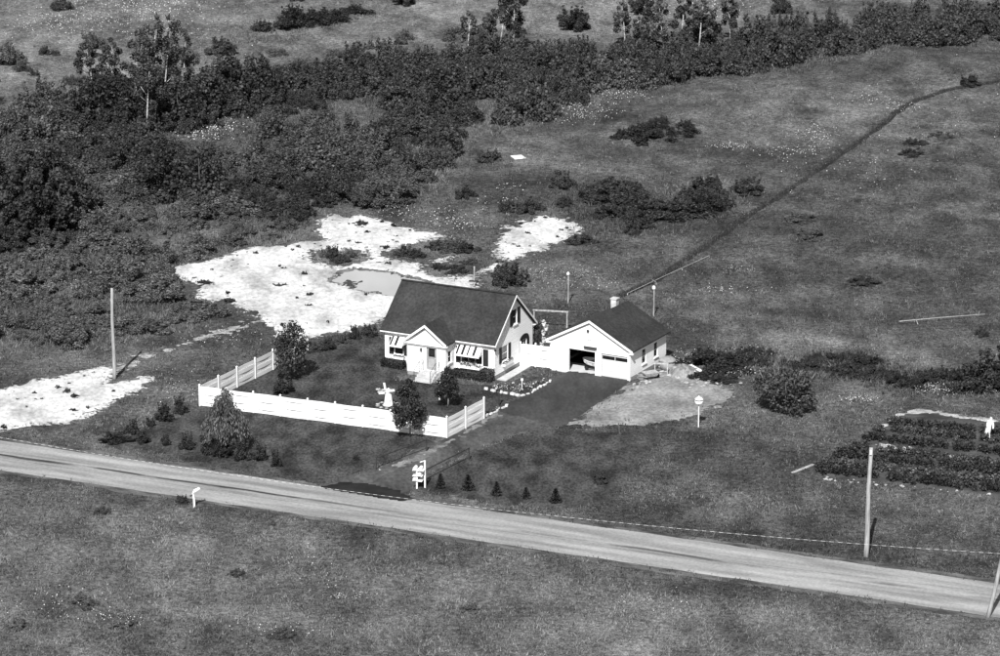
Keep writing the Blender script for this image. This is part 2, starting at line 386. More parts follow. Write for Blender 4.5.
sheet('driveway_apron', fs(P_APRON), P_APRON, mat('fresh_asphalt', .014, .028, .9, .6, spec=.1), .3, .008, .3, .062, .2, 12, 1.0)
sheet('track', lambda x, y: .27 - pline(L_TRACK, x, y), L_TRACK, mat('track_soil_shade', .010, .024, .95, .5, fine=.2), .18, .0, .3, .012, .35, 13, 1.6)  # soil with the shade of the grassy ditch painted into its colour
sheet('garden_soil', fs(P_GARDEN), P_GARDEN, mat('garden_soil', .03, .085, .95, .8, (.5, 1, 1), fine=.3), .45, .08, .3, .01, .7, 14, 1.5)
# pond: shallow pale water below the sand rim
def pond():
    x0, y0 = P_POND.min(0) - 1; x1, y1 = P_POND.max(0) + 1
    m = MB(); m.add([(p[0], p[1], hz(*p) + .014) for p in [P_POND[i] * 1.0 for i in range(len(P_POND))]], [tuple(range(len(P_POND)))[::-1]])
    wm = mat('pond_water', .40, .50, .12, .18, (1, .5, 1), spec=.5)
    return struct('pond', m.mesh('pond', wm))
pond()
sheet('wet_bank', lambda x, y: .38 - np.abs(sdf(P_POND, x, y) - .05), P_POND, mat('wet_sand', .06, .2, .9, 1.2, fine=.3), .22, .02, .4, .02, .45, 15, .8)

# road with its shoulders
def road():
    m = bpy.data.materials.new('road_surface'); m.use_nodes = True; n = m.node_tree.nodes; l = m.node_tree.links
    b = n['Principled BSDF']; b.inputs['Roughness'].default_value = .9; b.inputs['Specular IOR Level'].default_value = .15
    tc = n.new('ShaderNodeTexCoord'); sp = n.new('ShaderNodeSeparateXYZ'); l.new(tc.outputs['Object'], sp.inputs[0])
    def noise(sc, st, det=5):
        mp = n.new('ShaderNodeMapping'); mp.inputs['Scale'].default_value = st; l.new(tc.outputs['Object'], mp.inputs[0])
        z = n.new('ShaderNodeTexNoise'); z.inputs['Scale'].default_value = sc; z.inputs['Detail'].default_value = det; l.new(mp.outputs[0], z.inputs[0]); return z.outputs['Fac']
    def mr(s, a, b_, c, d):
        r = n.new('ShaderNodeMapRange'); r.inputs[1].default_value = a; r.inputs[2].default_value = b_; r.inputs[3].default_value = c; r.inputs[4].default_value = d
        l.new(s, r.inputs[0]); return r.outputs[0]
    def mth(op, a, c):
        k = n.new('ShaderNodeMath'); k.operation = op
        for i, v in enumerate((a, c)):
            if isinstance(v, (int, float)): k.inputs[i].default_value = v
            else: l.new(v, k.inputs[i])
        return k.outputs[0]
    base = mth('MULTIPLY', mr(noise(.6, (.15, 1.4, 1)), .35, .65, .24, .40), mr(noise(5, (1, 1, 1), 3), .3, .7, .86, 1.14))
    wob = mr(noise(.06, (1, 0, 0), 2), .3, .7, -.3, .3)
    yy = mth('ADD', sp.outputs['Y'], wob)
    for c0, w, dark, thr in ((-.15, .34, .22, (.46, .60)), (-.7, .55, .62, (.40, .62)), (1.5, .65, .68, (.40, .62)), (-2.0, .6, .72, (.38, .62)), (.6, .5, .8, (.4, .6)), (2.6, .5, .7, (.42, .62)), (-2.9, .4, .7, (.4, .6))):
        dist = mth('ABSOLUTE', mth('SUBTRACT', yy, c0), 0)
        inside = mr(dist, w, w * .1, 0, 1)
        brk = mr(noise(.22 + .05 * abs(c0), (.35, 1.2, 1), 6), thr[0], thr[1], 0, 1)
        base = mth('MULTIPLY', base, mr(mth('MULTIPLY', inside, brk), 0, 1, 1, dark))
    seam = mr(mth('ABSOLUTE', mth('SUBTRACT', yy, .05), 0), .26, .08, 0, 1)
    seam = mth('MULTIPLY', mth('MULTIPLY', seam, mr(sp.outputs['X'], 6, -10, .0, 1)), mr(noise(.5, (.4, 1, 1), 4), .36, .5, .15, 1))
    base = mth('MULTIPLY', base, mr(seam, 0, 1, 1, .16))
    l.new(base, b.inputs['Base Color'])
    def strip(name, v0, v1, z, mt, jit, seed):
        us = np.arange(-420, 420.1, .8); n_ = len(us)
        a = v0 + (fbm(us / 1.7, us * 0, seed, 4) - .5) * jit; c = v1 + (fbm(us / 1.7, us * 0 + 5, seed + 1, 4) - .5) * jit
        V = []
        for k in range(5):
            t = k / 4; V.append(np.stack([us, a + (c - a) * t, np.full(n_, z + (.04 if name == 'road' else 0) * (1 - (2 * t - 1) ** 2))], -1))
        V = np.concatenate(V); i = np.arange(n_ - 1); q = np.concatenate([np.stack([i + k * n_, i + 1 + k * n_, i + 1 + (k + 1) * n_, i + (k + 1) * n_], -1) for k in range(4)]).ravel()
        o = struct(name, fast(name, V, q, 4, mt)); o.location = (RMID[0], RMID[1], 0); o.rotation_euler = (0, 0, math.atan2(RDIR[1], RDIR[0])); return o
    strip('road_shoulder', -RHALF - .75, RHALF + .8, .018, mat('shoulder_dirt', .035, .15, .95, .8, (.5, 1.2, 1), fine=.3), .9, 31)
    strip('road', -RHALF, RHALF, .030, m, .35, 35)
road()

# ------------------------------------------------------------------ foliage
def leaves(lumps, n, size, rng, up=.15, shell=.55, zmin=.04, flat=1.0, elong=1.0, jitter=.9):
    """leaf-sized quads through the shells of a set of lumps -> V, faces, tone"""
    L = np.array(lumps, float); w = L[:, 3] ** 2; w /= w.sum()
    k = rng.choice(len(L), n, p=w); d = rng.normal(size=(n, 3)); d /= np.linalg.norm(d, axis=1)[:, None]
    rr = L[k, 3] * (shell + (1.08 - shell) * rng.random(n) ** .6)
    P = L[k, :3] + d * rr[:, None] * np.array([1, 1, flat])
    P[:, 2] = np.where(P[:, 2] < zmin, zmin + np.abs(P[:, 2] - zmin) * .3, P[:, 2])
    N = d + rng.normal(size=(n, 3)) * jitter + np.array([0, 0, up]); N /= np.linalg.norm(N, axis=1)[:, None]
    A = np.cross(N, rng.normal(size=(n, 3))); A /= np.linalg.norm(A, axis=1)[:, None]; B = np.cross(N, A)
    s = size * (.55 + .9 * rng.random(n)); a = A * (s * .5 * elong)[:, None]; b = B * (s * .5)[:, None]
    V = np.stack([P - a, P + b * .8, P + a, P - b * .8], 1).reshape(-1, 3)
    tone = np.clip(.35 * rng.random(len(L))[k] + .65 * rng.random(n) ** 1.4, 0, 1)
    return V, np.arange(4 * n), tone
def leaf_obj(name, m, parent=None, **kw):
    V, f, t = leaves(**kw); return link(name, fast(name, V, f, 4, m, t), parent)
def dome_lumps(rng, w, h, n=20):
    out = [(0, 0, h * .32, min(w, h) * .34)]
    for i in range(n):
        a = rng.random() * 6.283; q = math.sqrt(rng.random()); r = w * .5 * q; f = math.sqrt(max(0, 1 - q * q * .9))
        lr = w * (.06 + .12 * rng.random()); out.append((r * math.cos(a), r * math.sin(a), max(lr * .5, h * (.12 + .75 * f * rng.random()) - lr * .2), lr))
    for i in range(7):                                     # leaders that break the outline
        a = rng.random() * 6.283; r = w * .34 * math.sqrt(rng.random())
        for k in range(3): out.append((r * math.cos(a) * (1 + .1 * k), r * math.sin(a) * (1 + .1 * k), h * (.72 + .15 * k + .06 * rng.random()), w * (.075 - .018 * k)))
    return out
SHRUBS = []      # prototype meshes: (mesh, width)
for k in range(7):
    w, h = [(3.6, 2.4), (4.2, 2.2), (3.2, 2.8), (4.6, 2.6), (3.4, 1.9), (3.8, 3.0), (2.8, 2.2)][k]
    V, f, t = leaves(dome_lumps(RNG, w, h), 9500, .145, RNG, up=.2, shell=.3, elong=1 + .7 * (k % 2))
    SHRUBS.append((V, f, t))
FARSH = []
for k in range(7):
    w, h = [(3.6, 2.4), (4.2, 2.2), (3.2, 2.8), (4.6, 2.6), (3.4, 1.9), (3.8, 3.0), (2.8, 2.2)][k]
    FARSH.append(leaves(dome_lumps(RNG, w, h), 2600, .22, RNG, up=.2, shell=.35))
SH_MID = [fast('shrub', V, f, 4, M_LEAF, t) for V, f, t in SHRUBS]
SH_DARK = [fast('shrub', V, f, 4, M_LEAFD, t) for V, f, t in SHRUBS]
SH_LITE = [fast('shrub', V, f, 4, M_LEAFL, t) for V, f, t in SHRUBS]
def shrub(x, y, s, sz, meshes, label, group, name='shrub', k=None, cat='shrub'):
    me = meshes[random.randrange(len(meshes)) if k is None else k]
    o = link(name, me); o.location = (x, y, hz(x, y) - .06); o.rotation_euler = (0, 0, random.random() * 6.283); o.scale = (s, s * (.85 + .3 * random.random()), sz)
    return tag(o, label, cat, group)

def scatter(P, step, rng, edge=.5):
    x0, y0 = P.min(0); x1, y1 = P.max(0); pts = []
    yy = y0; r = 0
    while yy < y1:
        xx = x0 + (r % 2) * step * .5
        while xx < x1:
            pts.append((xx + (rng.random() - .5) * step * 1.5, yy + (rng.random() - .5) * step * 1.5)); xx += step
        yy += step * .87; r += 1
    pts = np.array(pts); d = sdf(P, pts[:, 0], pts[:, 1]); return pts[d > edge]
P_BELT = poly([(470, 66), (560, 66), (640, 56), (760, 50), (880, 36), (1000, 26), (1075, 20), (1075, 44), (1000, 52), (880, 66), (800, 78), (720, 84), (660, 92), (600, 104), (560, 118), (500, 142), (470, 120)])
P_THICK = poly([(-45, 122), (60, 116), (90, 96), (160, 96), (210, 92), (260, 80), (330, 76), (400, 74), (470, 66), (490, 90), (480, 128), (462, 150), (440, 178), (412, 208), (372, 212), (330, 208), (312, 212), (290, 238), (240, 248), (215, 256), (170, 268), (175, 296), (210, 312), (190, 326), (140, 335), (95, 346), (40, 345), (-45, 343)])
P_GLADE = [poly([(95, 250), (180, 236), (250, 226), (225, 246), (140, 262), (90, 270)]), poly([(60, 310), (110, 300), (150, 312), (110, 322)]),
           poly([(165, 142), (190, 132), (255, 121), (262, 140), (240, 150), (180, 160)]), poly([(335, 112), (375, 108), (380, 138), (330, 136)])]
P_CLUMP1 = poly([(545, 208), (575, 196), (605, 190), (650, 200), (690, 190), (715, 188), (750, 192), (752, 200), (712, 220), (690, 230), (640, 236), (600, 236), (575, 228)])
P_CLUMP2 = poly([(598, 138), (640, 130), (690, 124), (700, 138), (672, 148), (640, 152), (604, 152)])
P_CLUMP3 = poly([(238, 44), (262, 36), (300, 30), (350, 22), (372, 26), (330, 38), (285, 49), (245, 52)])
P_MEADL = poly([(-50, 122), (-50, 62), (40, 56), (100, 62), (200, 66), (280, 60), (380, 44), (470, 40), (560, 44), (470, 66), (400, 74), (260, 80), (200, 92), (90, 96), (60, 116)])
P_GULLY = poly([(705, 362), (745, 350), (800, 358), (850, 352), (890, 368), (930, 376), (985, 378), (1060, 378), (1060, 396), (985, 394), (900, 392), (860, 380), (800, 374), (720, 372)])
bushes = []      # x, y, scale, height scale, tone set, label, group
for P, step, lab, grp, dk in ((P_THICK, 2.7, 'leafy shrub crowded into the thicket left of and behind the white sand', 'shrubs of the left thicket', .45),
                              (P_BELT, 2.9, 'dark shrub in the long hedge-like belt crossing the top right of the fields', 'shrubs of the upper right belt', .85),
                              (P_CLUMP1, 3.1, 'dark rounded bush in the clump right of the small upper sand patch', 'bushes right of the upper sand patch', .9),
                              (P_CLUMP2, 2.8, 'low dark bush in the small clump below the upper right belt', 'bushes below the upper belt', .8),
                              (P_CLUMP3, 3.2, 'dark bush in the lone patch of scrub on the far upper left meadow', 'bushes in the far upper left meadow', .9),
                              (P_MEADL, 5.5, 'small shrub scattered over the upper left meadow edge', 'shrubs scattered in the upper left meadow', .6),
                              (P_GULLY, 1.5, 'low dark bush in the weedy gully between garage and garden', 'bushes along the right gully', .8)):
    for x, y in scatter(P, step, RNG):
        if any(sdf(Q, np.array([x]), np.array([y]))[0] > 0 for Q in P_GLADE): continue
        s = .42 + .85 * RNG.random() ** 1.3; sz = s ** .7 * (.6 + .6 * RNG.random())
        if P is P_GULLY: s *= .62; sz *= .32
        if P is P_BELT: sz *= 1.35; s *= 1.1
        if P is P_CLUMP1: sz *= .68; s *= 1.1
        if P is P_MEADL: s *= .5; sz *= .45
        if P is P_CLUMP2: s *= .8; sz *= .5
        if P is P_CLUMP3: sz *= .7
        if P is P_THICK and y < 330: sz *= .72
        # tone drifts over the thicket in species patches
        t = fbm(np.array([x / 16]), np.array([y / 22]), 41, 2)[0]
        ms = SH_DARK if (t < .5 + (dk - .5) * .5) else SH_MID
        if P is P_THICK:
            t2 = t + .10 * sstep(315, 285, y) - .10 * sstep(330, 370, y); ms = SH_LITE if t2 > .61 else SH_MID if t2 > .46 else SH_DARK
        if P is P_GULLY: ms = SH_DARK
        bushes.append((x, y, s, sz, ms, lab, grp))
bushes.sort(key=lambda b: b[1])
LIMIT = 300                                   # the nearest, that is the largest in view, stand singly
rest = {}
for i, b in enumerate(bushes):
    if i >= LIMIT: rest.setdefault(b[6], []).append(b)
    else: shrub(*b)
for grp, lst in rest.items():
    Vs = []; Ts = []
    for x, y, s, sz, ms, lab, grp in lst:
        V, f, t = FARSH[random.randrange(7)]; n = len(t)
        a = random.random() * 6.283; c, q = math.cos(a), math.sin(a); W = V[:n * 4].copy()
        W = np.stack([(W[:, 0] * c - W[:, 1] * q) * s + x, (W[:, 0] * q + W[:, 1] * c) * s + y, W[:, 2] * sz + hz(x, y) - .05], -1)
        Vs.append(W); Ts.append(t[:n] * (.5 if ms is SH_DARK else .9) * random.uniform(.75, 1.2))
    V = np.concatenate(Vs); o = link('distant_scrub', fast('distant_scrub', V, np.arange(len(V)), 4, M_LEAF, np.concatenate(Ts)))
    tag(o, 'far dense scrub of the ' + grp.split(' of the ')[-1].split(' in the ')[-1], 'scrub', kind='stuff')
cnt = {}
print('bushes', len(bushes), 'rest', len(rest), cnt)

# isolated shrubs on the open fields: px, py (base), width m, height m, tone
for px, py, w, h, ms, lab in (
        (404, 18, 3.0, 2.4, SH_DARK, 'round dark bush alone on the pale far meadow above the belt'),
        (298, 17, 1.7, 1.6, SH_DARK, 'small dark bush at the top edge right of the far scrub patch'),
        (145, 6, 3.2, 1.6, SH_DARK, 'low dark bush on the top left edge of the far meadow'),
        (62, 22, 2.6, 1.4, SH_MID, 'grey bush near the top left corner of the far meadow'),
        (93, 58, 2.8, 1.6, SH_MID, 'low bush in the meadow left of the pale-trunked trees'),
        (10, 72, 3.4, 2.2, SH_MID, 'leafy bush at the left edge of the upper meadow'),
        (222, 62, 3.4, 1.8, SH_MID, 'low bush in the meadow right of the pale-trunked trees'),
        (640, 24, 2.8, 3.0, SH_DARK, 'round dark bush standing above the belt on the pale far field'),
        (575, 40, 4.0, 2.6, SH_DARK, 'wide dark bush on the upper edge of the belt near its middle'),
        (780, 24, 2.4, 2.2, SH_DARK, 'dark bush standing just above the belt on the right'),
        (601, 8, 2.0, 1.5, SH_DARK, 'small dark bush at the top centre edge of the far field'),
        (969, 97, 2.2, 1.2, SH_DARK, 'small dark bush sitting on the narrow track at far right'),
        (490, 166, 2.6, 1.1, SH_MID, 'low bush on the grass left of the white board'),
        (466, 200, 2.0, 1.0, SH_DARK, 'low dark bush on the slope above the small sand patch'),
        (506, 213, 1.8, 1.0, SH_DARK, 'dark little bush above the left end of the small sand patch'),
        (530, 214, 2.4, 1.2, SH_DARK, 'dark bush right above the small sand patch'),
        (563, 194, 2.8, 1.4, SH_DARK, 'dark bush at the upper left of the clump beyond the sand'),
        (580, 243, 3.0, .8, SH_MID, 'low flat bush at the right tip of the small sand patch'),
        (810, 240, 3.2, .8, SH_MID, 'low dark weed mound in the middle of the right field, nearer one'),
        (800, 225, 3.0, .6, SH_MID, 'low dark weed mound in the right field, farther one'),
        (865, 284, 2.6, .7, SH_MID, 'small dark weed mound in the right field nearer the garden'),
        (915, 155, 2.2, .6, SH_MID, 'small dark weed mound below the bend of the track, upper one'),
        (912, 165, 2.4, .6, SH_MID, 'small dark weed mound below the bend of the track, lower one'),
        (940, 148, 2.4, .6, SH_MID, 'faint weed mound right of the track bend'),
        (507, 285, 2.6, 2.0, SH_DARK, 'dark bush just behind the ridge of the house roof'),
        (519, 284, 2.0, 1.5, SH_MID, 'leafy bush behind the right end of the house roof'),
        (981, 336, 1.1, .8, SH_DARK, 'tiny round dark bush at the right edge above the spruces'),
        (312, 352, 1.8, .9, SH_MID, 'low shrub on the sand edge beside the yard tree'),
        (327, 350, 1.3, 1.1, SH_DARK, 'dark little shrub on the sand edge right of the yard tree'),
        (341, 343, 1.2, .7, SH_MID, 'small low shrub midway along the sand edge of the lawn'),
        (355, 339, 1.1, 1.1, SH_DARK, 'dark little shrub at the sand edge left of the house'),
        (369, 336, 1.4, 1.0, SH_DARK, 'rounded shrub at the sand edge nearest the house'),
        (715, 366, 4.6, 1.3, SH_DARK, 'broad dark bush on the grass behind the rubble heap'),
        (704, 378, 2.2, .5, SH_DARK, 'dark weed clump on the gravel right of the white planks'),
        (722, 381, 2.4, .6, SH_DARK, 'dark weed clump at the right end of the gravel pad'),
        (672, 362, 1.4, .6, SH_DARK, 'dark weed clump behind the rubble at the garage rear corner'),
        (85, 606, 2.0, .55, SH_LITE, 'weed clump in the near meadow at lower left'),
        (122, 628, 2.0, .5, SH_LITE, 'pale weed clump nearest the bottom left of the meadow'),
        (18, 628, 1.6, .6, SH_LITE, 'weed clump at the lower left edge of the meadow'),
        (102, 513, 1.2, .5, SH_MID, 'small dark weed clump below the road at left'),
        (182, 503, .9, .6, SH_DARK, 'little weed tuft left of the white roadside marker'),
        (236, 575, 1.3, .4, SH_MID, 'small weed clump in the near meadow left of centre'),
        (470, 610, 1.4, .4, SH_MID, 'small weed clump in the near meadow at centre'),
        (600, 483, 1.2, .9, SH_DARK, 'small dark bush on the verge right of the little firs'),
        (280, 636, 1.8, .5, SH_LITE, 'weed clump at the bottom of the meadow left of centre')):
    x, y = pix(px, py); k = random.randrange(7); w0 = [3.6, 4.2, 3.2, 4.6, 3.4, 3.8, 2.8][k]; h0 = [2.4, 2.2, 2.8, 2.6, 1.9, 3.0, 2.2][k]
    shrub(x, y, w / w0, h / h0, ms, lab, None, 'bush' if h > .7 else 'weed_clump', k, 'bush' if h > .7 else 'weeds')

# ---- trees
def limb_tree(name, label, px, py, H, cw, trunk_r, m_leaf, m_bark, group=None, n=3000, size=.2, crown_z=.35, lean=0, lumps=14, cat='tree', taper=1.0, shell=.35, conical=0.0, loc=None, seed=None):
    x, y = loc if loc is not None else pix(px, py)
    rng = np.random.default_rng(seed or int(px * 7 + py))
    t = thing(name, label, cat, (x, y, hz(x, y) - .05), 0, group)
    m = MB(); top = (lean * H, lean * .3 * H, H * .86)
    m.tube([(0, 0, 0), (top[0] * .3 + .04, 0, H * .3), (top[0] * .65, top[1] * .5, H * .6), top], [trunk_r, trunk_r * .8, trunk_r * .5, trunk_r * .15], 8)
    L = []
    for i in range(lumps):
        f = crown_z + (1 - crown_z) * (i + .5) / lumps; a = i * 2.4 + rng.random()
        prof = math.sin(math.pi * min(1, max(.06, (f - crown_z) / (1 - crown_z) * .82 + .16))) ** .7
        if conical: prof = (1 - conical) * prof + conical * (1.05 - (f - crown_z) / (1 - crown_z))
        r = cw * .5 * prof * (.35 + .6 * rng.random()); bx = top[0] * f + r * math.cos(a); by = top[1] * f + r * math.sin(a)
        lr = cw * (.10 + .10 * rng.random()) * (.6 + .6 * prof); L.append((bx, by, f * H - lr * .4, lr))
        if i % 2 == 0: m.tube([(top[0] * f * .8, top[1] * f * .8, f * H * .75), (bx * .6 + top[0] * f * .3, by * .6, f * H * .9), (bx, by, f * H)], [trunk_r * .35, trunk_r * .25, trunk_r * .1], 5)
    m.build('trunk', m_bark, t, smooth=True)
    leaf_obj('crown', m_leaf, t, lumps=L, n=n, size=size, rng=rng, shell=shell, zmin=.1)
    return t
# pale-trunked birches of the thicket (bare stems show below thin crowns)
for i, (px, py, H, lab) in enumerate(((133, 118, 9.5, 'tall thin birch at the back of the thicket, left of the tallest crown'), (146, 134, 8.0, 'leaning white-trunked birch at the front of the left thicket'), (150, 116, 11.0, 'tallest birch of the left thicket with a ragged crown'), (163, 112, 10.5, 'tall birch right of the tallest crown in the left thicket'),
        (183, 104, 8.0, 'slender birch at the right end of the left birch group'), (113, 112, 8.0, 'slender birch at the left end of the left birch group'), (95, 108, 7.0, 'shorter birch farthest left of the left birch group'),
        (467, 66, 5.5, 'bare-stemmed birch at the left of the top centre birch group'), (489, 64, 5.2, 'short birch second from the left in the top centre group'), (513, 62, 8.0, 'tall pale birch in the top centre group'), (500, 54, 7.0, 'dark-crowned birch behind the top centre group'),
        (625, 54, 5.5, 'birch at the left of the upper right belt'), (646, 50, 6.5, 'birch with forked pale stems in the upper right belt'), (664, 64, 7.0, 'tall white-stemmed birch in the middle of the upper right belt'), (698, 62, 7.0, 'pale birch right of the middle in the upper right belt'), (680, 52, 6.0, 'birch standing at the back of the upper right belt'), (730, 50, 5.5, 'rightmost pale birch in the upper right belt'))):
    limb_tree('birch_tree', lab, px, py, H, H * .42, .10, M_LEAF if i % 3 else M_LEAFD, M_BIRCH, 'birches along the thickets', n=2400, size=.22, crown_z=.34, lean=random.uniform(-.10, .14), lumps=12, shell=.2)
# taller leafy trees at the left edge of the thicket
for px, py, H, lab in ((14, 232, 6.0, 'leafy tree at the left edge of the picture, leftmost of its row'), (36, 238, 6.5, 'tall leafy tree at left, second of its row'), (60, 232, 6.0, 'leafy tree at left, third of its row'), (78, 222, 5.0, 'shorter leafy tree ending the row at left'),
        (28, 205, 6.0, 'leafy tree behind the row at the left edge'), (55, 200, 5.5, 'leafy tree behind the right half of the left row'), (-6, 210, 6.0, 'leafy tree cut by the left edge of the picture')):
    limb_tree('broadleaf_tree', lab, px, py, H, 3.6, .13, M_LEAFD, M_BARK, 'leafy trees at the left edge', n=4200, size=.26, crown_z=.12, lumps=20)
# dark trees among the thicket
for px, py, lab in ((100, 128, 'dark tree left of the leaning white birch'), (120, 126, 'dark tree just left of the birch stems'), (178, 128, 'dark tree right of the leaning white birch'), (205, 122, 'dark tree in the thicket above the daisy patch'), (232, 112, 'dark tree at the right of the daisy patch'), (262, 112, 'dark tree in mid thicket right of the birches'), (440, 120, 'dark tree at the right end of the left thicket'), (200, 205, 'dark spreading tree above the grassy glade'), (165, 200, 'dark spreading tree left above the grassy glade')):
    limb_tree('broadleaf_tree', lab, px, py, 5.6, 5.0, .14, M_LEAFD, M_BARK, 'dark trees in the thicket', n=4200, size=.28, crown_z=.08, lumps=20)

limb_tree('yard_tree', 'young leafy tree on the lawn inside the left fence', 290, 379, 4.9, 3.3, .06, M_LEAFD, M_BARK, n=3800, size=.17, crown_z=.28, lumps=24, conical=.3, shell=.25)
limb_tree('yard_tree', 'young leafy tree standing just outside the front fence', 410, 437.5, 4.6, 3.2, .05, M_LEAFD, M_BARK, n=4200, size=.15, crown_z=.24, lumps=20, conical=.35, shell=.2)
limb_tree('globe_tree', 'small dense egg-shaped tree on the lawn before the house', 448, 407, 3.3, 2.1, .05, M_NEEDLE, M_GREYW, n=3400, size=.13, crown_z=.30, lumps=18, shell=.5)
limb_tree('clipped_bush', 'small dark upright bush behind the front fence near the left tree', 283, 395, 2.3, 1.5, .04, M_LEAFD, M_BARK, n=2200, size=.12, crown_z=.12, lumps=14, cat='bush', shell=.4)
# large round bush in the field
x, y = pix(785, 412); t = thing('round_bush', 'large round many-stemmed bush in the field between garage and garden', 'bush', (x, y, -.05))
rr = np.random.default_rng(3); m = MB()
for i in range(16):
    a = rr.random() * 6.28; r = 1.1 + 1.2 * rr.random(); m.tube([(.25 * math.cos(a), .25 * math.sin(a), 0), (r * .6 * math.cos(a), r * .6 * math.sin(a), 1.5), (r * math.cos(a), r * math.sin(a), 3.2)], [.05, .035, .01], 5)
m.build('stems', M_GREYW, t)
leaf_obj('foliage', M_LEAF, t, lumps=[(0, 0, 1.7, 1.5)] + [(1.75 * math.cos(i * 2.4) * (.35 + .65 * rr.random()), 1.75 * math.sin(i * 2.4) * (.35 + .65 * rr.random()), .7 + 2.3 * rr.random(), .55 + .4 * rr.random()) for i in range(26)], n=8500, size=.17, rng=rr, shell=.3, elong=1.5)
# weeping willow shrub at the fence corner
x, y = pix(226, 452); t = thing('weeping_willow', 'small weeping willow with drooping leaves at the fence corner', 'tree', (x, y, -.03))
rr = np.random.default_rng(8); m = MB(); m.tube([(0, 0, 0), (.1, 0, 2), (.15, 0, 4.4)], [.1, .07, .03], 7)
Vs = []; Ts = []
for i in range(150):
    a = rr.random() * 6.28; r = .1 + 1.55 * rr.random() ** .8; zt = 4.9 - r * 1.75 + .9 * (rr.random() - .3); ln = .5 + (zt - .5) * .55 * rr.random()
    if i < 26: m.tube([(.1, 0, 2.6 + rr.random()), (r * .5 * math.cos(a), r * .5 * math.sin(a), zt + .1), (r * math.cos(a), r * math.sin(a), zt - .3)], [.03, .02, .008], 4)
    n = 40; s = rr.random(n); rad = r * (1 + .18 * s); P = np.stack([rad * math.cos(a), rad * math.sin(a), np.maximum(.15, zt - ln * s)], -1) + rr.normal(size=(n, 3)) * .10
    A = np.stack([np.cos(a) * .25 + rr.normal(size=n) * .25, np.sin(a) * .25 + rr.normal(size=n) * .25, -np.ones(n)], -1); A /= np.linalg.norm(A, axis=1)[:, None]
    B = np.cross(A, rr.normal(size=(n, 3))); B /= np.linalg.norm(B, axis=1)[:, None]
    Vs.append(np.stack([P - A * .14, P + B * .035, P + A * .14, P - B * .035], 1).reshape(-1, 3)); Ts.append(rr.random(n) ** 1.3)
m.build('trunk', M_BARK, t); V = np.concatenate(Vs); link('drooping_foliage', fast('foliage', V, np.arange(len(V)), 4, M_LEAFL, np.concatenate(Ts)), t)

# small conifers: one mesh per kind, copied
def conifer_proto(H, W, rng, n=1500, round_=0.0):
    P = []
    z = rng.random(n) ** 1.25; a = rng.random(n) * 6.283
    tier = .72 + .28 * np.cos(z * 2 * math.pi * 5)
    r = W / 2 * ((1 - z) * (1 - round_) + round_ * np.sqrt(np.clip(1 - (z - .35) ** 2 / .43, 0, 1))) * tier * (.45 + .55 * rng.random(n) ** .4) + .02
    C = np.stack([r * np.cos(a), r * np.sin(a), .05 + z * (H - .05) - r * .15], -1)
    C[:, 2] = np.maximum(C[:, 2], .03)
    A = np.stack([np.cos(a), np.sin(a), -.2 + .9 * z], -1) + rng.normal(size=(n, 3)) * .35; A /= np.linalg.norm(A, axis=1)[:, None]
    B = np.cross(A, rng.normal(size=(n, 3))); B /= np.linalg.norm(B, axis=1)[:, None]
    s = .09 + .07 * rng.random(n)
    V = np.stack([C - A * s[:, None], C + B * s[:, None] * .4, C + A * s[:, None], C - B * s[:, None] * .4], 1).reshape(-1, 3)
    return fast('needle_foliage', V, np.arange(4 * n), 4, M_NEEDLE, rng.random(n))
CONE = [conifer_proto(1.35, 1.3, np.random.default_rng(i), 1500) for i in range(3)]
ROUND = []
for i in range(5):
    rg = np.random.default_rng(20 + i); V, f, t = leaves(dome_lumps(rg, 1.35, 1.25 + .25 * rg.random(), 16), 2600, .085, rg, shell=.35, elong=1.6); ROUND.append(fast('needle_foliage', V, f, 4, M_NEEDLE, t))
TR = MB().tube([(0, 0, 0), (0, 0, .9)], [.05, .02], 6).mesh('trunk', M_BARK)
def conifer(px, py, me, s, label, group, name='fir_sapling', cat='fir', sz=None):
    x, y = pix(px, py); t = thing(name, label, cat, (x, y, hz(x, y) - .02), random.random() * 6, group); t.scale = (s, s, sz or s)
    link('trunk', TR, t); link('needle_foliage', me, t); return t
G1 = 'little firs along the right verge'
for i, (px, py, s, lab) in enumerate(((440.5, 489, .85, 'little fir beside the white mail stand, first of the verge row'), (468, 491, 1.12, 'little fir second in the verge row right of the mail stand'), (496.5, 496.5, .95, 'little fir in the middle of the verge row'), (526, 499.5, .85, 'little fir fourth in the verge row'), (555.5, 503.5, 1.0, 'little fir at the right end of the verge row'))):
    conifer(px, py - 1, CONE[i % 3], s * (.8 + .15 * random.random()), lab, G1, sz=s * (.72 + .25 * random.random()))
G2 = 'dark bushy evergreens outside the left fence'
for i, (px, py, s, lab) in enumerate(((133, 436, 1.05, 'bushy evergreen leftmost of those by the willow'), (142, 445, 1.0, 'bushy evergreen nearest the road at left'), (150, 428, .7, 'small evergreen in the upper row left of the fence'), (165, 422.5, 1.15, 'bushy evergreen second below the fence corner'), (180.5, 414.5, 1.15, 'bushy evergreen closest to the fence corner'),
        (165.5, 447.5, .75, 'smallest evergreen standing alone on the verge lawn'), (187.5, 451, 1.15, 'bushy evergreen left of the willow'), (207, 455, 1.35, 'dark evergreen tucked against the left of the willow'), (222, 459, 1.35, 'dark evergreen in front of the willow'), (242, 461, 1.35, 'dark evergreen against the right of the willow'), (261, 462, 1.25, 'dark evergreen right of the willow row'), (276, 468, .9, 'low evergreen at the right end of the willow row'), (474-118, 462, .45, 'tiny evergreen alone on the lawn between fence and rail'))):
    conifer(px, py - 1.5, ROUND[i % 5], s * (.72 + .2 * random.random()), lab, G2, 'evergreen_bush', 'bush', s * (.66 + .3 * random.random()))
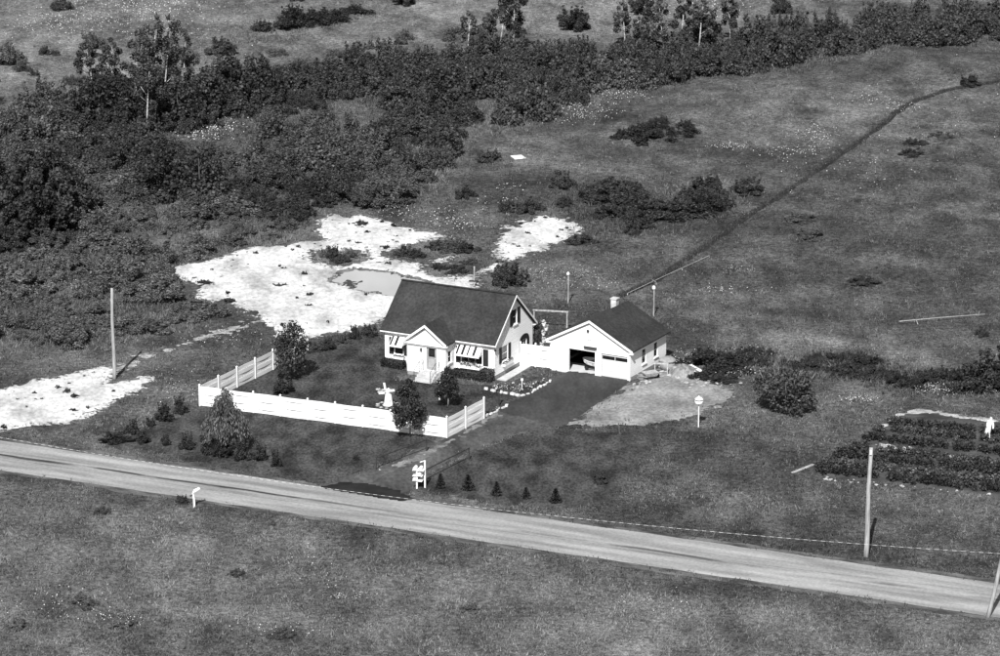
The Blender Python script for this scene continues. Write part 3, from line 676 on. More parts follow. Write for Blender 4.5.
conifer(118, 443, ROUND[1], 1.0, 'long low dark shrub at the edge of the left verge', None, 'low_evergreen', 'bush', .55).scale = (2.0, .8, .6)
# tall spruces at right edge
for px, py, H, lab in ((985, 391, 3.6, 'dark spruce at the right edge above the garden'), (1003, 393, 4.2, 'dark spruce cut by the right edge of the picture'), (968, 392, 2.4, 'smaller dark spruce left of the spruce pair')):
    limb_tree('spruce', lab, px, py, H, 3.0, .08, M_LEAFD, M_BARK, 'spruces at the right edge', n=2600, size=.2, crown_z=.05, lumps=16, conical=.7)

# ------------------------------------------------------------------ grass and flowers (uncountable: stuff)
def keep_mask(x, y, clear_lawn=True):
    k = np.ones(x.shape, bool)
    v = road_v(x, y); k &= ~((v > -RHALF + .1) & (v < RHALF - .1)) | (RNG.random(x.shape) < 0)
    edge = (np.abs(np.abs(v) - RHALF) < .7); k &= ~edge | (RNG.random(x.shape) < .35)
    nz = (fbm(x / 1.8, y / 1.8, 2, 4) - .5) * 2.6 + RNG.normal(size=x.shape) * .9
    for P, a in ((P_SAND2, .2), (P_SAND3, .0), (P_GRAVEL, .3)):
        k &= (sdf(P, x, y) + nz < a)
    k &= f_sand(x, y) + nz < .3
    k &= ~((sdf(P_POND, x, y) > -.3))
    for P in (P_DRIVE, P_APRON): k &= sdf(P, x, y) < -.05
    k &= (sdf(P_LANE, x, y) < .1) | (RNG.random(x.shape) < .12)
    k &= sdf(P_GARDEN, x, y) < .1
    k &= pline(L_PATH, x, y) + nz * .5 > .15
    k &= pline(L_TRACK, x, y) > .2
    for C, E_, D_, W_, d_ in ((HC, HE, HDv, HW, HD), (GC, GE, GDv, GW, GD)):
        a = (x - C[0]) * E_[0] + (y - C[1]) * E_[1]; b = (x - C[0]) * D_[0] + (y - C[1]) * D_[1]
        k &= ~((a > -W_ - .1) & (a < .1) & (b > -.1) & (b < d_ + .1))
        if C is HC: k &= ~((a > -7.3) & (a < -3.4) & (b > -3.2) & (b < 0)); k &= ~((a > -.1) & (a < 1.2) & (b > -.2) & (b < 5))
    return k
def blades(x, y, hmin, hmax, nb, width, tone, name, label, m=M_GRASS):
    n = len(x); z = hgt(x, y)
    X = np.repeat(x, nb) + RNG.normal(size=n * nb) * .13; Yv = np.repeat(y, nb) + RNG.normal(size=n * nb) * .13
    H = np.repeat(hmin + (hmax - hmin) * RNG.random(n) ** 1.5, nb) * (.6 + .6 * RNG.random(n * nb))
    a = RNG.random(n * nb) * 6.283; w = width * (.6 + .8 * RNG.random(n * nb)); lx = RNG.normal(size=n * nb) * H * .45; ly = RNG.normal(size=n * nb) * H * .45
    zz = np.repeat(z, nb) - .02
    V = np.stack([np.stack([X - w * np.cos(a), Yv - w * np.sin(a), zz], -1), np.stack([X + w * np.cos(a), Yv + w * np.sin(a), zz], -1), np.stack([X + lx, Yv + ly, zz + H], -1)], 1).reshape(-1, 3)
    t = np.clip(np.repeat(tone, nb) + (RNG.random(n * nb) - .5) * .3, 0, 1)
    o = link(name, fast(name, V, np.arange(3 * n * nb), 3, m, t)); return tag(o, label, 'grass', kind='stuff')
N = 235000
px = RNG.uniform(-70, 1070, N); py = RNG.uniform(-30, 700, N); x, y = pixv(px, py)
k = keep_mask(x, y) & (np.maximum(sdf(P_LAWN, x, y), sdf(P_LAWN2, x, y)) < .3)
x, y = x[k], y[k]
clump = fbm(x / 1.6, y / 2.6, 55, 3)
kk = RNG.random(len(x)) < .35 + 1.3 * np.clip(clump - .35, 0, 1); x, y, clump = x[kk], y[kk], clump[kk]
blades(x, y, .08, .28, 4, .042, np.clip(dryness(x, y) * .75 + (clump - .5) * .5 + (RNG.random(len(x)) - .5) * .45 + .05, 0, 1), 'meadow_grass', 'rough meadow grass covering the open fields')
N = 60000
px = RNG.uniform(90, 700, N); py = RNG.uniform(280, 515, N); x, y = pixv(px, py)
d = np.maximum(sdf(P_LAWN, x, y), sdf(P_LAWN2, x, y)); k = (d > 0) & keep_mask(x, y); x, y = x[k], y[k]
blades(x, y, .03, .10, 4, .04, np.clip(.02 + .34 * fbm(x / 3, y / 5, 61, 3) + .22 * (RNG.random(len(x)) - .5), 0, 1), 'lawn_grass', 'short mown grass around the house and fence')
# rank undergrowth filling the gaps of the thickets
N = 90000
px = RNG.uniform(-60, 1060, N); py = RNG.uniform(0, 400, N); x, y = pixv(px, py)
d = np.max([sdf(P, x, y) for P in (P_THICK, P_BELT, P_CLUMP1, P_CLUMP3, P_GULLY)], 0)
k = (d > -1.5 + 2 * RNG.random(N) ** 2) & (fbm(x / 5, y / 8, 71, 3) > .30) & keep_mask(x, y); x, y = x[k], y[k]
blades(x, y, .18, .5, 6, .06, np.clip(.05 + .5 * (fbm(x / 7, y / 10, 73, 3) - .25) + .1 * RNG.random(len(x)), 0, 1), 'undergrowth', 'rank weeds and undergrowth between the shrubs of the thickets')
# sedge along the track, ditch shade painted into its dark tone
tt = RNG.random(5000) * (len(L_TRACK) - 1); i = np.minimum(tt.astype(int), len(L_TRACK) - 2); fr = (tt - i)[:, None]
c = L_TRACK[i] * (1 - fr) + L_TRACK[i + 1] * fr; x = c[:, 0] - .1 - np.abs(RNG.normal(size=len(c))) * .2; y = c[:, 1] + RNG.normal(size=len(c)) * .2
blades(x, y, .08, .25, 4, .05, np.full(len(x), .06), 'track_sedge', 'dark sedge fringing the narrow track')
# white wildflowers: ellipses px, py, rx, ry, count
def flowers(spots, name, label, size=.09):
    size *= .62
    Vs = []; Fs = []; Ts = []; o = 0
    for cx, cy, rx, ry, n in spots:
        px = cx + RNG.normal(size=n) * rx * .5; py = cy + RNG.normal(size=n) * ry * .5; x, y = pixv(px, py); kk = keep_mask(x, y); x, y = x[kk], y[kk]
        if not len(x): continue
        s = size * (.5 + .9 * RNG.random(len(x))); z = hgt(x, y) + .2 + .2 * RNG.random(len(x))
        for j in range(len(x)):
            q = s[j]; X, Y, Z = x[j], y[j], z[j]
            Vs += [(X - q, Y, Z), (X, Y - q, Z), (X + q, Y, Z), (X, Y + q, Z), (X, Y, Z + q * .9), (X, Y, Z - q * .7)]
            for f in ((0, 1, 4), (1, 2, 4), (2, 3, 4), (3, 0, 4), (1, 0, 5), (2, 1, 5), (3, 2, 5), (0, 3, 5)): Fs += [o + f[0], o + f[1], o + f[2]]
            Ts += [RNG.random()] * 8; o += 6
    tag(link(name, fast(name, np.array(Vs), Fs, 3, M_PETAL, Ts)), label, 'flowers', kind='stuff')
flowers([(150, 22, 70, 14, 420), (60, 35, 60, 14, 220), (110, 40, 120, 22, 260), (215, 130, 35, 7, 170), (200, 135, 25, 6, 80), (715, 12, 60, 14, 420), (640, 10, 60, 14, 200), (790, 8, 50, 10, 160)], 'far_wildflowers', 'white wildflowers speckling the far upper meadows', .11)
flowers([(575, 118, 40, 12, 260), (620, 103, 35, 8, 120), (730, 151, 20, 4, 80), (815, 143, 30, 10, 110), (790, 158, 40, 8, 110), (870, 110, 40, 12, 60), (900, 118, 25, 8, 60), (690, 215, 50, 6, 50), (450, 222, 40, 12, 110), (460, 230, 20, 5, 40), (400, 215, 25, 8, 50), (510, 195, 15, 4, 25), (500, 206, 25, 4, 30), (855, 180, 70, 30, 60), (960, 130, 70, 50, 70), (425, 155, 15, 5, 25)], 'slope_wildflowers', 'white wildflowers dotting the slopes beyond the house', .09)
flowers([(565, 280, 50, 12, 120), (590, 285, 30, 8, 60), (535, 275, 20, 8, 50), (720, 292, 35, 5, 60), (730, 272, 12, 4, 25), (945, 392, 30, 5, 110), (860, 402, 18, 4, 90), (930, 388, 40, 6, 60), (740, 355, 30, 6, 50), (690, 360, 25, 8, 70), (740, 375, 30, 8, 60), (180, 395, 25, 10, 50), (215, 340, 40, 12, 80), (160, 380, 30, 12, 50), (72, 288, 8, 4, 25), (60, 605, 60, 20, 70), (310, 575, 60, 25, 40), (350, 600, 30, 5, 30), (650, 605, 60, 10, 30), (120, 622, 30, 8, 60), (280, 634, 40, 8, 50)], 'near_wildflowers', 'white wildflowers in the grass around garage, garden and roadside', .07)

# ------------------------------------------------------------------ house
def panel(mb, u0, u1, z0, z1, holes, at, t=.15):
    """wall rectangle with openings; at(u, w, z) -> point, w = depth into the wall"""
    us = sorted({u0, u1} | {h[0] for h in holes} | {h[1] for h in holes}); zs = sorted({z0, z1} | {h[2] for h in holes} | {h[3] for h in holes})
    for i in range(len(us) - 1):
        for j in range(len(zs) - 1):
            a, b, c, d = us[i], us[i + 1], zs[j], zs[j + 1]
            if any(h[0] <= a and b <= h[1] and h[2] <= c and d <= h[3] for h in holes): continue
            mb.add([at(a, 0, c), at(b, 0, c), at(b, 0, d), at(a, 0, d)], [(0, 1, 2, 3)])
            mb.add([at(a, t, c), at(b, t, c), at(b, t, d), at(a, t, d)], [(3, 2, 1, 0)])
    for a, b, c, d in holes:
        mb.add([at(a, 0, c), at(b, 0, c), at(b, t, c), at(a, t, c)], [(0, 1, 2, 3)]); mb.add([at(a, 0, d), at(b, 0, d), at(b, t, d), at(a, t, d)], [(3, 2, 1, 0)])
        mb.add([at(a, 0, c), at(a, t, c), at(a, t, d), at(a, 0, d)], [(0, 1, 2, 3)]); mb.add([at(b, 0, c), at(b, t, c), at(b, t, d), at(b, 0, d)], [(3, 2, 1, 0)])
def abox(mb, at, u0, u1, w0, w1, z0, z1):
    mb.hexa([at(u0, w0, z0), at(u1, w0, z0), at(u1, w1, z0), at(u0, w1, z0), at(u0, w0, z1), at(u1, w0, z1), at(u1, w1, z1), at(u0, w1, z1)])
def window(parent, off, at, a, b, c, d, nu=1, nz=2, sill=True, name='window'):
    """window = its frame mesh, with panes (and sill) as children"""
    m = MB(); fw = .055
    for r in ((a, a + fw, c, d), (b - fw, b, c, d), (a + fw, b - fw, c, c + fw), (a + fw, b - fw, d - fw, d)): abox(m, at, r[0], r[1], .02, .11, r[2], r[3])
    U = np.linspace(a + fw, b - fw, nu + 1); Zz = np.linspace(c + fw, d - fw, nz + 1)
    for u in U[1:-1]: abox(m, at, u - .02, u + .02, .035, .09, c + fw, d - fw)
    for z in Zz[1:-1]:
        for i in range(nu): abox(m, at, U[i] + (.02 if i else 0), U[i + 1] - (.02 if i < nu - 1 else 0), .035, .09, z - .02, z + .02)
    w = m.build(name, M_WHITE, parent, off)
    for i in range(nu):
        for j in range(nz):
            q = MB(); abox(q, at, U[i], U[i + 1], .06, .075, Zz[j], Zz[j + 1]); q.build('pane', M_GLASS, w, off)
    if sill:
        q = MB(); abox(q, at, a - .06, b + .06, -.09, .015, c - .07, c - .003); q.build('sill', M_WHITE, w, off)
    return w
def shutter(parent, off, at, a, b, c, d):
    m = MB(); fw = .05
    for r in ((a, a + fw, c, d), (b - fw, b, c, d), (a + fw, b - fw, c, c + fw), (a + fw, b - fw, d - fw, d)): abox(m, at, r[0], r[1], -.045, -.003, r[2], r[3])
    z = c + fw
    while z < d - fw - .01:
        m.hexa([at(a + fw, -.035, z), at(b - fw, -.035, z), at(b - fw, -.005, z + .02), at(a + fw, -.005, z + .02), at(a + fw, -.03, z + .012), at(b - fw, -.03, z + .012), at(b - fw, -.004, z + .055), at(a + fw, -.004, z + .055)]); z += .06
    m.build('shutter', M_BLACK, parent, off)
cx, cy = hw(-HW / 2, HD / 2)
house = thing('house', 'white one-and-a-half-storey house with dark roof, entry gable and striped awnings', 'house', (cx, cy, 0), HA)
HO = (HW / 2, -HD / 2, 0)
fr_ = lambda u, w, z: (u, w, z)                      # front wall
rt_ = lambda u, w, z: (-w, u, z)                     # right gable, u = depth
lf_ = lambda u, w, z: (-HW + w, u, z)
bk_ = lambda u, w, z: (u, HD - w, z)
MB().box(-HW + .03, -.03, .03, HD - .03, -.4, .36).build('foundation', M_FOUND, house, HO)
WT = 3.05
w = MB()
FH = [(-9.15, -8.3, 1.0, 2.4), (-3.05, -1.1, 1.1, 2.45)]
RH = [(1.25, 2.4, 1.15, 2.45), (3.3, 4.05, 3.75, 5.05), (4.95, 5.85, 1.1, 2.05)]
panel(w, -HW, 0, .34, WT, FH + [(-6.6, -4.0, .34, 2.5)], fr_); panel(w, -HW, 0, .34, WT, [(-6.2, -5.2, 1, 2.3)], bk_)
sl = (6.31 - 3.07) / (HD / 2 + .35); RZ = lambda y: 3.07 + .35 * sl + min(y, HD - y) * sl - .215     # underside of the roof over the walls
for at, holes in ((rt_, RH), (lf_, [(3.0, 4.0, 3.75, 4.95), (1.6, 2.6, 1.15, 2.45)])):
    panel(w, 0, HD, .34, WT, [h for h in holes if h[3] < WT], at)
    up = [h for h in holes if h[3] > WT][0]; a, b, c, d = up
    for ring in (0, .15):
        fs_ = [[(0, WT), (a, WT), (a, RZ(a)), (0, RZ(0))], [(b, WT), (HD, WT), (HD, RZ(HD)), (b, RZ(b))], [(a, WT), (b, WT), (b, c), (a, c)], [(a, d), (b, d), (b, RZ(b)), (HD / 2, RZ(HD / 2)), (a, RZ(a))]]
        for f in fs_: w.add([at(u, ring, z) for u, z in f], [tuple(range(len(f)))])
    for q in (((a, c), (b, c)), ((a, d), (b, d)), ((a, c), (a, d)), ((b, c), (b, d))):
        w.add([at(q[0][0], 0, q[0][1]), at(q[1][0], 0, q[1][1]), at(q[1][0], .15, q[1][1]), at(q[0][0], .15, q[0][1])], [(0, 1, 2, 3)])
w.build('wall', M_SIDING, house, HO)
# roof slabs
T = .17
r = MB(); xa, xb = -HW - .25, .25
for s in (0, 1):
    Yf = (lambda y: y) if s == 0 else (lambda y: HD - y)
    e0 = Yf(-.35); rd = HD / 2
    p = [(xa, e0, 3.07 - T), (xb, e0, 3.07 - T), (xb, rd, 6.31 - T), (xa, rd, 6.31 - T), (xa, e0, 3.07), (xb, e0, 3.07), (xb, rd, 6.31), (xa, rd, 6.31)]
    r.hexa(p)
roof = r.build('roof', M_ROOF, house, HO)
r = MB(); r.beam((xa, HD / 2, 6.325), (xb, HD / 2, 6.325), .3, .03); r.build('ridge_cap', M_ROOF, roof, HO)
for k, x in enumerate((xb + .02,)):
    r = MB()
    for s in (-.36, HD + .36):
        rd = HD / 2; dz = -.125
        r.prism([(x - .02, s, 3.07 - .2), (x - .02, rd, 6.31 - .2), (x - .02, rd, 6.31 - .03), (x - .02, s, 3.07 - .03)], (.04, 0, 0))
    r.build('rake_board', M_WHITE, roof, HO)
r = MB(); r.box(xa, -7.35, -.372, -.353, 2.88, 2.97); r.build('fascia', M_WHITE, roof, HO); r = MB(); r.box(-3.35, xb, -.372, -.353, 2.88, 2.97); r.build('fascia', M_WHITE, roof, HO)
r = MB(); r.box(xa + .02, xb - .02, -.34, -.004, 2.86, 2.885); r.box(xa + .02, xb - .02, HD + .004, HD + .34, 2.86, 2.885); r.build('soffit', M_WHITE, roof, HO)
# entry vestibule
VX0, VX1, VY, VE, VR = -7.1, -3.6, -1.65, 2.95, 4.42
vm = (VX0 + VX1) / 2; vs = (VR - VE) / (vm - VX0 + .2)
v = MB()
vf = lambda u, w, z: (u, VY + w, z)
DX0, DX1 = -5.32, -4.42
panel(v, VX0, VX1, .3, 2.72, [(DX0, DX1, .62, 2.66)], vf)
panel(v, VY, 0, .3, 2.9, [(-1.2, -.6, 1.25, 2.25)], lambda u, w, z: (VX1 - w, u, z)); panel(v, VY, 0, .3, 2.9, [], lambda u, w, z: (VX0 + w, u, z))
for ring in (0, .15): v.add([(VX0, VY + ring, 2.72), (VX1, VY + ring, 2.72), (VX1, VY + ring, VE + .2 * vs - .14), (vm, VY + ring, VR - .14), (VX0, VY + ring, VE + .2 * vs - .14)], [(0, 1, 2, 3, 4)])
vest = v.build('entry_vestibule', M_SIDING, house, HO)
MB().box(VX0 + .03, VX1 - .03, VY + .03, .02, -.4, .32).build('vestibule_foundation', M_FOUND, vest, HO)
r = MB()
for s in (0, 1):
    e0 = VX0 - .2 if s == 0 else VX1 + .2
    r.hexa([(e0, VY - .25, VE - .13), (vm, VY - .25, VR - .13), (vm, 1.5, VR - .13), (e0, .4, VE - .13), (e0, VY - .25, VE), (vm, VY - .25, VR), (vm, 1.5, VR), (e0, .4, VE)])
r.build('vestibule_roof', M_ROOF, vest, HO)
r = MB()
for e0 in (VX0 - .22, VX1 + .22): r.prism([(e0, VY - .27, VE - .2), (vm, VY - .27, VR - .2), (vm, VY - .27, VR + .012), (e0, VY - .27, VE + .012)], (0, -.04, 0))
r.build('pediment_rake', M_WHITE, vest, HO)
r = MB(); r.box(VX0 - .24, VX1 + .24, VY - .24, VY - .004, VE - .24, VE - .12); r.box(VX0 - .1, VX1 + .1, VY - .08, VY - .004, VE - .42, VE - .25); r.build('cornice', M_WHITE, vest, HO)
window(vest, HO, lambda u, w, z: (VX1 - w, u, z), -1.2, -.6, 1.25, 2.25, 1, 2)
d = MB(); d.box(DX0 + .04, DX1 - .04, VY + .05, VY + .10, .64, 2.62)
door = d.build('door', mat('door_paint', .22, .32, .5, 2), vest, HO)
d = MB(); d.box(DX0 + .18, DX1 - .18, VY + .035, VY + .048, 1.75, 2.45); d.build('door_light', M_GLASS, door, HO)
d = MB(); d.lathe([(.14, -.01), (.24, -.01), (.24, .01), (.14, .01)], 0, 0, 16); d.v = [((DX0 + DX1) / 2 + x, VY + .022 + z, 2.1 + y) for x, y, z in d.v]; d.build('wreath', M_LEAFL, door, HO)
d = MB(); d.box(DX0 + .15, DX1 - .15, VY + .035, VY + .048, .85, 1.55); d.build('door_panel', mat('door_panel_paint', .34, .42, .5, 2), door, HO)
d = MB(); d.lathe([(.03, -.03), (.045, 0), (.03, .03)], 0, 0, 8); d.shift(DX1 - .14, VY + .02, 1.6); d.build('handle', M_METAL, door, HO)
d = MB(); d.box(DX0 - .12, DX0 - .003, VY - .03, VY - .003, .62, 2.70); d.box(DX1 + .003, DX1 + .12, VY - .03, VY - .003, .62, 2.70); d.build('door_trim', M_WHITE, vest, HO)
d = MB(); d.box(-5.85, -5.72, VY - .14, VY - .003, 2.15, 2.38); d.build('porch_lamp', M_PIPE, vest, HO)
st = MB()
for k in range(4): st.box(DX0 - .35, DX1 + .35, VY - .75 - .3 * k, VY - .003 if k == 0 else VY - .75 - .3 * (k - 1), -.1, .60 - .16 * k)
steps = st.build('steps', mat('step_concrete', .40, .55, .8, 2), house, HO)
for x in (DX0 - .28, DX1 + .28):
    q = MB(); q.tube([(x, VY - .1, .6), (x, VY - .1, 1.45), (x, VY - .75, 1.45), (x, VY - 1.65, .95), (x, VY - 1.65, .0)], .022, 6)
    q.tube([(x, VY - .75, .6), (x, VY - .75, 1.44)], .018, 6); q.build('handrail', M_PIPE, steps, HO)
# windows, shutters, awnings, boxes
window(house, HO, fr_, *FH[0], 1, 2); window(house, HO, fr_, *FH[1], 3, 2)
for a, b in ((-9.6, -9.19), (-8.26, -7.85)): shutter(house, HO, fr_, a, b, 1.0, 2.42)
for a, b in ((-3.5, -3.09), (-1.04, -.58)): shutter(house, HO, fr_, a, b, 1.08, 2.47)
for at, rr_ in ((rt_, RH),):
    window(house, HO, at, *RH[0], 1, 2); window(house, HO, at, *RH[1], 1, 2)
    for a, b, c, d in ((.78, 1.2, 1.13, 2.47), (2.45, 2.85, 1.13, 2.47), (2.78, 3.25, 3.72, 5.07), (4.1, 4.57, 3.72, 5.07)): shutter(house, HO, at, a, b, c, d)
window(house, HO, rt_, *RH[2], 2, 1)
q = MB(); n = 12; q.prism([(.006, 5.4 + .85 * math.cos(math.pi * k / n), 2.06 + .45 * math.sin(math.pi * k / n)) for k in range(n + 1)], (.03, 0, 0)); q.build('arched_fanlight', M_BLACK, house, HO)
for a, b in ((4.52, 4.9), (5.9, 6.26)): shutter(house, HO, rt_, a, b, 1.1, 2.05)
def awning(a, b, zt, zb, out, dark):
    m = MB(); th = .02
    m.hexa([(a, -.01, zt - th), (b, -.01, zt - th), (b, -out, zb - th), (a, -out, zb - th), (a, -.01, zt), (b, -.01, zt), (b, -out, zb), (a, -out, zb)])
    m.hexa([(a, -out - .012, zb - .16), (b, -out - .012, zb - .16), (b, -out, zb - .16), (a, -out, zb - .16), (a, -out - .012, zb), (b, -out - .012, zb), (b, -out, zb), (a, -out, zb)])
    for x in (a, b): m.prism([(x - .005, -.01, zt - .03), (x - .005, -out, zb - .03), (x - .005, -.01, zb - .03)], (.01, 0, 0))
    aw = m.build('awning', M_WHITE, house, HO)
    for x, wd in dark:
        s = MB(); s.hexa([(x, -.012, zt + .001), (x + wd, -.012, zt + .001), (x + wd, -out, zb + .001), (x, -out, zb + .001), (x, -.012, zt + .007), (x + wd, -.012, zt + .007), (x + wd, -out, zb + .007), (x, -out, zb + .007)])
        s.build('stripe', M_BLACK, aw, HO)
awning(-9.32, -8.12, 2.55, 1.95, .62, ((-9.28, .17), (-8.85, .22)))
awning(-3.3, -1.12, 2.60, 1.97, .62, ((-3.24, .17), (-2.78, .22), (-2.26, .13), (-1.76, .22)))
rr = np.random.default_rng(17)
def flowerbox(at, a, b, z, big):
    m = MB(); abox(m, at, a, b, -.28, -.004, z, z + .2); bx_ = m.build('window_box', M_WHITE, house, HO)
    L = [at(a + (b - a) * (i + .5) / 7, -.15, z + .22 + big * rr.random() * .5) + (.12 + big * .15,) for i in range(7)]
    L = [tuple(np.array(l) + np.array([HO[0], HO[1], 0, 0])) for l in L]
    tag(leaf_obj('plants', M_LEAFD if big else M_LEAFL, bx_, lumps=L, n=420, size=.09, rng=rr, shell=.2), kind='stuff')
    V, f, t = leaves(L, 60, .10, rr, shell=.9, up=.8); tag(link('blossoms', fast('blossoms', V, f, 4, M_PETAL, t), bx_), kind='stuff')
flowerbox(fr_, -9.1, -8.2, .68, 0); flowerbox(fr_, -3.0, -1.2, .72, .9); flowerbox(rt_, 1.3, 2.9, .82, .1)
q = MB(); q.tube([(.05, -.1, 2.62), (.16, -.22, 2.55)], [.05, .10], 8); q.build('floodlight', M_PIPE, house, HO)
# clipped hedges under the front windows
def hedge(x0, x1, y0, y1, h, label):
    c = hw((x0 + x1) / 2, (y0 + y1) / 2); o = None; n = int(1500 * (x1 - x0)); rg = np.random.default_rng(int(h * 100 + n))
    sx, sy = (x1 - x0) / 2, (y1 - y0) / 2
    d = rg.uniform(-1, 1, (n, 3)); ax = rg.integers(0, 3, n); d[np.arange(n), ax] = np.sign(d[np.arange(n), ax]) * (1 - .12 * rg.random(n)); d[:, 2] = np.where(ax == 2, np.abs(d[:, 2]), d[:, 2])
    P = np.stack([d[:, 0] * sx, d[:, 1] * sy, (d[:, 2] * .5 + .5) * h + .02], -1) + rg.normal(size=(n, 3)) * .025
    N_ = d + rg.normal(size=(n, 3)) * .8; N_ /= np.linalg.norm(N_, axis=1)[:, None]; A = np.cross(N_, rg.normal(size=(n, 3))); A /= np.linalg.norm(A, axis=1)[:, None]; B = np.cross(N_, A); s = .045
    V = np.stack([P - A * s, P + B * s, P + A * s, P - B * s], 1).reshape(-1, 3)
    o = link('clipped_hedge', fast('clipped_hedge', V, np.arange(4 * n), 4, M_NEEDLE, rg.random(n))); o.location = (c[0], c[1], 0); o.rotation_euler = (0, 0, HA); tag(o, label, 'hedge')
hedge(-10.0, -8.0, -.85, -.15, .62, 'low clipped hedge under the left front window of the house')
hedge(-3.5, -.95, -.9, -.15, .6, 'low clipped hedge under the right front window of the house')
hedge(-.9, .05, -1.0, -.1, .95, 'taller clipped bush at the front right corner of the house')
# pale walk slabs along the right wall
c0 = MB()
for k in range(6): c0.box(.12, .95, .1 + .8 * k, .87 + .8 * k, .01, .06)
o = c0.build('walk', M_CONC); o.location = (HC[0], HC[1], 0); o.rotation_euler = (0, 0, HA); tag(o, kind='structure')

# ------------------------------------------------------------------ garage
cx, cy = gw(-GW / 2, GD / 2)
gar = thing('garage', 'white two-bay gabled garage with one door open and a rear chimney', 'garage', (cx, cy, 0), GA)
GO = (GW / 2, -GD / 2, 0)
gx_ = lambda u, w, z: (-w, u, z)
gm = -GW / 2; gs = (4.64 - 2.56) / (GW / 2 + .3); GZ = lambda x: 2.56 + .3 * gs + min(-x, GW + x) * gs - .15
B1 = (-5.55, -3.15, .04, 2.0); B2 = (-2.60, -.22, .04, 2.0)
w = MB(); panel(w, -GW, 0, .04, 2.45, [B1, B2], fr_); panel(w, -GW, 0, .04, 2.45, [], lambda u, w_, z: (u, GD - w_, z))
panel(w, 0, GD, .3, 2.5, [(2.13, 2.87, .86, 2.12), (4.3, 5.0, .86, 2.12)], gx_); panel(w, 0, GD, .3, 2.5, [], lambda u, w_, z: (-GW + w_, u, z))
for y_ in (0, .15, GD - .15, GD): w.add([(-GW, y_, 2.45), (0, y_, 2.45), (0, y_, GZ(0)), (gm, y_, GZ(gm)), (-GW, y_, GZ(-GW))], [(0, 1, 2, 3, 4)])
w.build('wall', M_SIDING, gar, GO)
m = MB(); m.box(-.2, -.01, .16, GD - .02, -.3, .297); m.box(-GW + .01, -GW + .2, .16, GD - .02, -.3, .297); m.build('foundation', M_FOUND, gar, GO)
m = MB(); m.box(-GW + .21, -.21, -.25, GD - .17, -.2, .065); m.build('floor_slab', mat('garage_floor', .5, .62, .8, 1), gar, GO)
m = MB(); I = .17   # added lining, the shade inside the garage painted into its colour
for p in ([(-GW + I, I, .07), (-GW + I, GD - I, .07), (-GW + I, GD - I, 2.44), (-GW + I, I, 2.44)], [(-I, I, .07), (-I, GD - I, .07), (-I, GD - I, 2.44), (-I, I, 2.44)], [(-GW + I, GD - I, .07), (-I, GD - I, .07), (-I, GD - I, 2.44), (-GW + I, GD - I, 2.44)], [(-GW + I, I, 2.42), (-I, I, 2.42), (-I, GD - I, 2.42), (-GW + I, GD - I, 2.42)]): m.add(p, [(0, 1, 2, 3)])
m.build('interior_shade_lining', M_INSHADE, gar, GO)
m = MB(); m.box(-GW + .2, -.2, 2.4, GD - .2, .07, .072); m.box(-2.9, -2.82, .2, GD - .2, .07, 2.4); m.build('partition_and_floor_shade', M_INSHADE, gar, GO)  # partition, and a dark floor sheet painting in shade at the back
r = MB()
for s in (0, 1):
    e0 = .3 if s == 0 else -GW - .3
    r.hexa([(e0, -.2, 2.44), (gm, -.2, 4.52), (gm, GD + .2, 4.52), (e0, GD + .2, 2.44), (e0, -.2, 2.56), (gm, -.2, 4.64), (gm, GD + .2, 4.64), (e0, GD + .2, 2.56)])
groof = r.build('roof', M_ROOF, gar, GO)
for y_ in (-.22,):
    r = MB()
    for e0 in (.32, -GW - .32): r.prism([(e0, y_ - .02, 2.36), (gm, y_ - .02, 4.45), (gm, y_ - .02, 4.65), (e0, y_ - .02, 2.565)], (0, .04, 0))
    r.build('rake_board', M_WHITE, groof, GO)
r = MB()
for a, b in ((-.05, .34), (-GW - .34, -GW + .05)): r.box(a, b, -.2, -.004, 2.28, 2.42)
r.build('cornice_return', M_WHITE, groof, GO)
r = MB(); r.box(-4.70, -4.22, 5.75, 6.25, 3.4, 4.85); ch = r.build('chimney', mat('white_brick', .4, .6, .8, 3, fine=.15), groof, GO)
r = MB(); r.box(-4.76, -4.16, 5.69, 6.31, 4.853, 4.93); r.build('chimney_cap', M_CONC, ch, GO)
# corner posts and trim, doors
m = MB()
for a, b in ((-3.15, -2.6), (-.22, .0), (-5.8, -5.55)): m.box(a + .003, b - .003, -.05, -.003, .06, 2.3)
m.build('door_trim', M_WHITE, gar, GO)
m = MB(); m.box(-.1, .03, -.03, -.055, .0, 2.27); m.build('corner_board', M_WHITE, gar, GO)
dr = MB(); dr.box(B2[0] + .03, B2[1] - .03, .10, .13, .07, 1.97)
door = dr.build('overhead_door', mat('garage_door_paint', .55, .66, .6, 1.5), gar, GO)
zz = [.07, .55, 1.02, 1.49, 1.95]
for k in range(4):
    for c_ in range(2):
        a = B2[0] + .06 + c_ * 1.17; b = a + 1.11
        if k == 3: 
            q = MB(); q.box(a, b, .085, .098, 1.53, 1.82); q.build('door_window', M_GLASS, door, GO)
        else:
            q = MB(); q.box(a, b, .08, .098, zz[k] + .03, zz[k + 1] - .03); q.build('door_panel', mat('garage_panel_paint', .6, .7, .6, 1.5), door, GO)
q = MB(); q.box(B1[0] + .05, B1[1] - .05, .2, 2.3, 1.90, 1.95); q.build('raised_door', mat('raised_door_paint', .3, .4, .6, 1), gar, GO)
for a, b in ((2.13, 2.87), (4.3, 5.0)): window(gar, GO, gx_, a, b, .86, 2.12, 1, 2)
q = MB(); q.tube([(-4.1, -.16, 2.36), (-2.98, -.16, 2.36)], .09, 8); q.box(-4.1, -2.98, -.12, -.053, 2.3, 2.42); q.build('lamp_hood', M_PIPE, gar, GO)
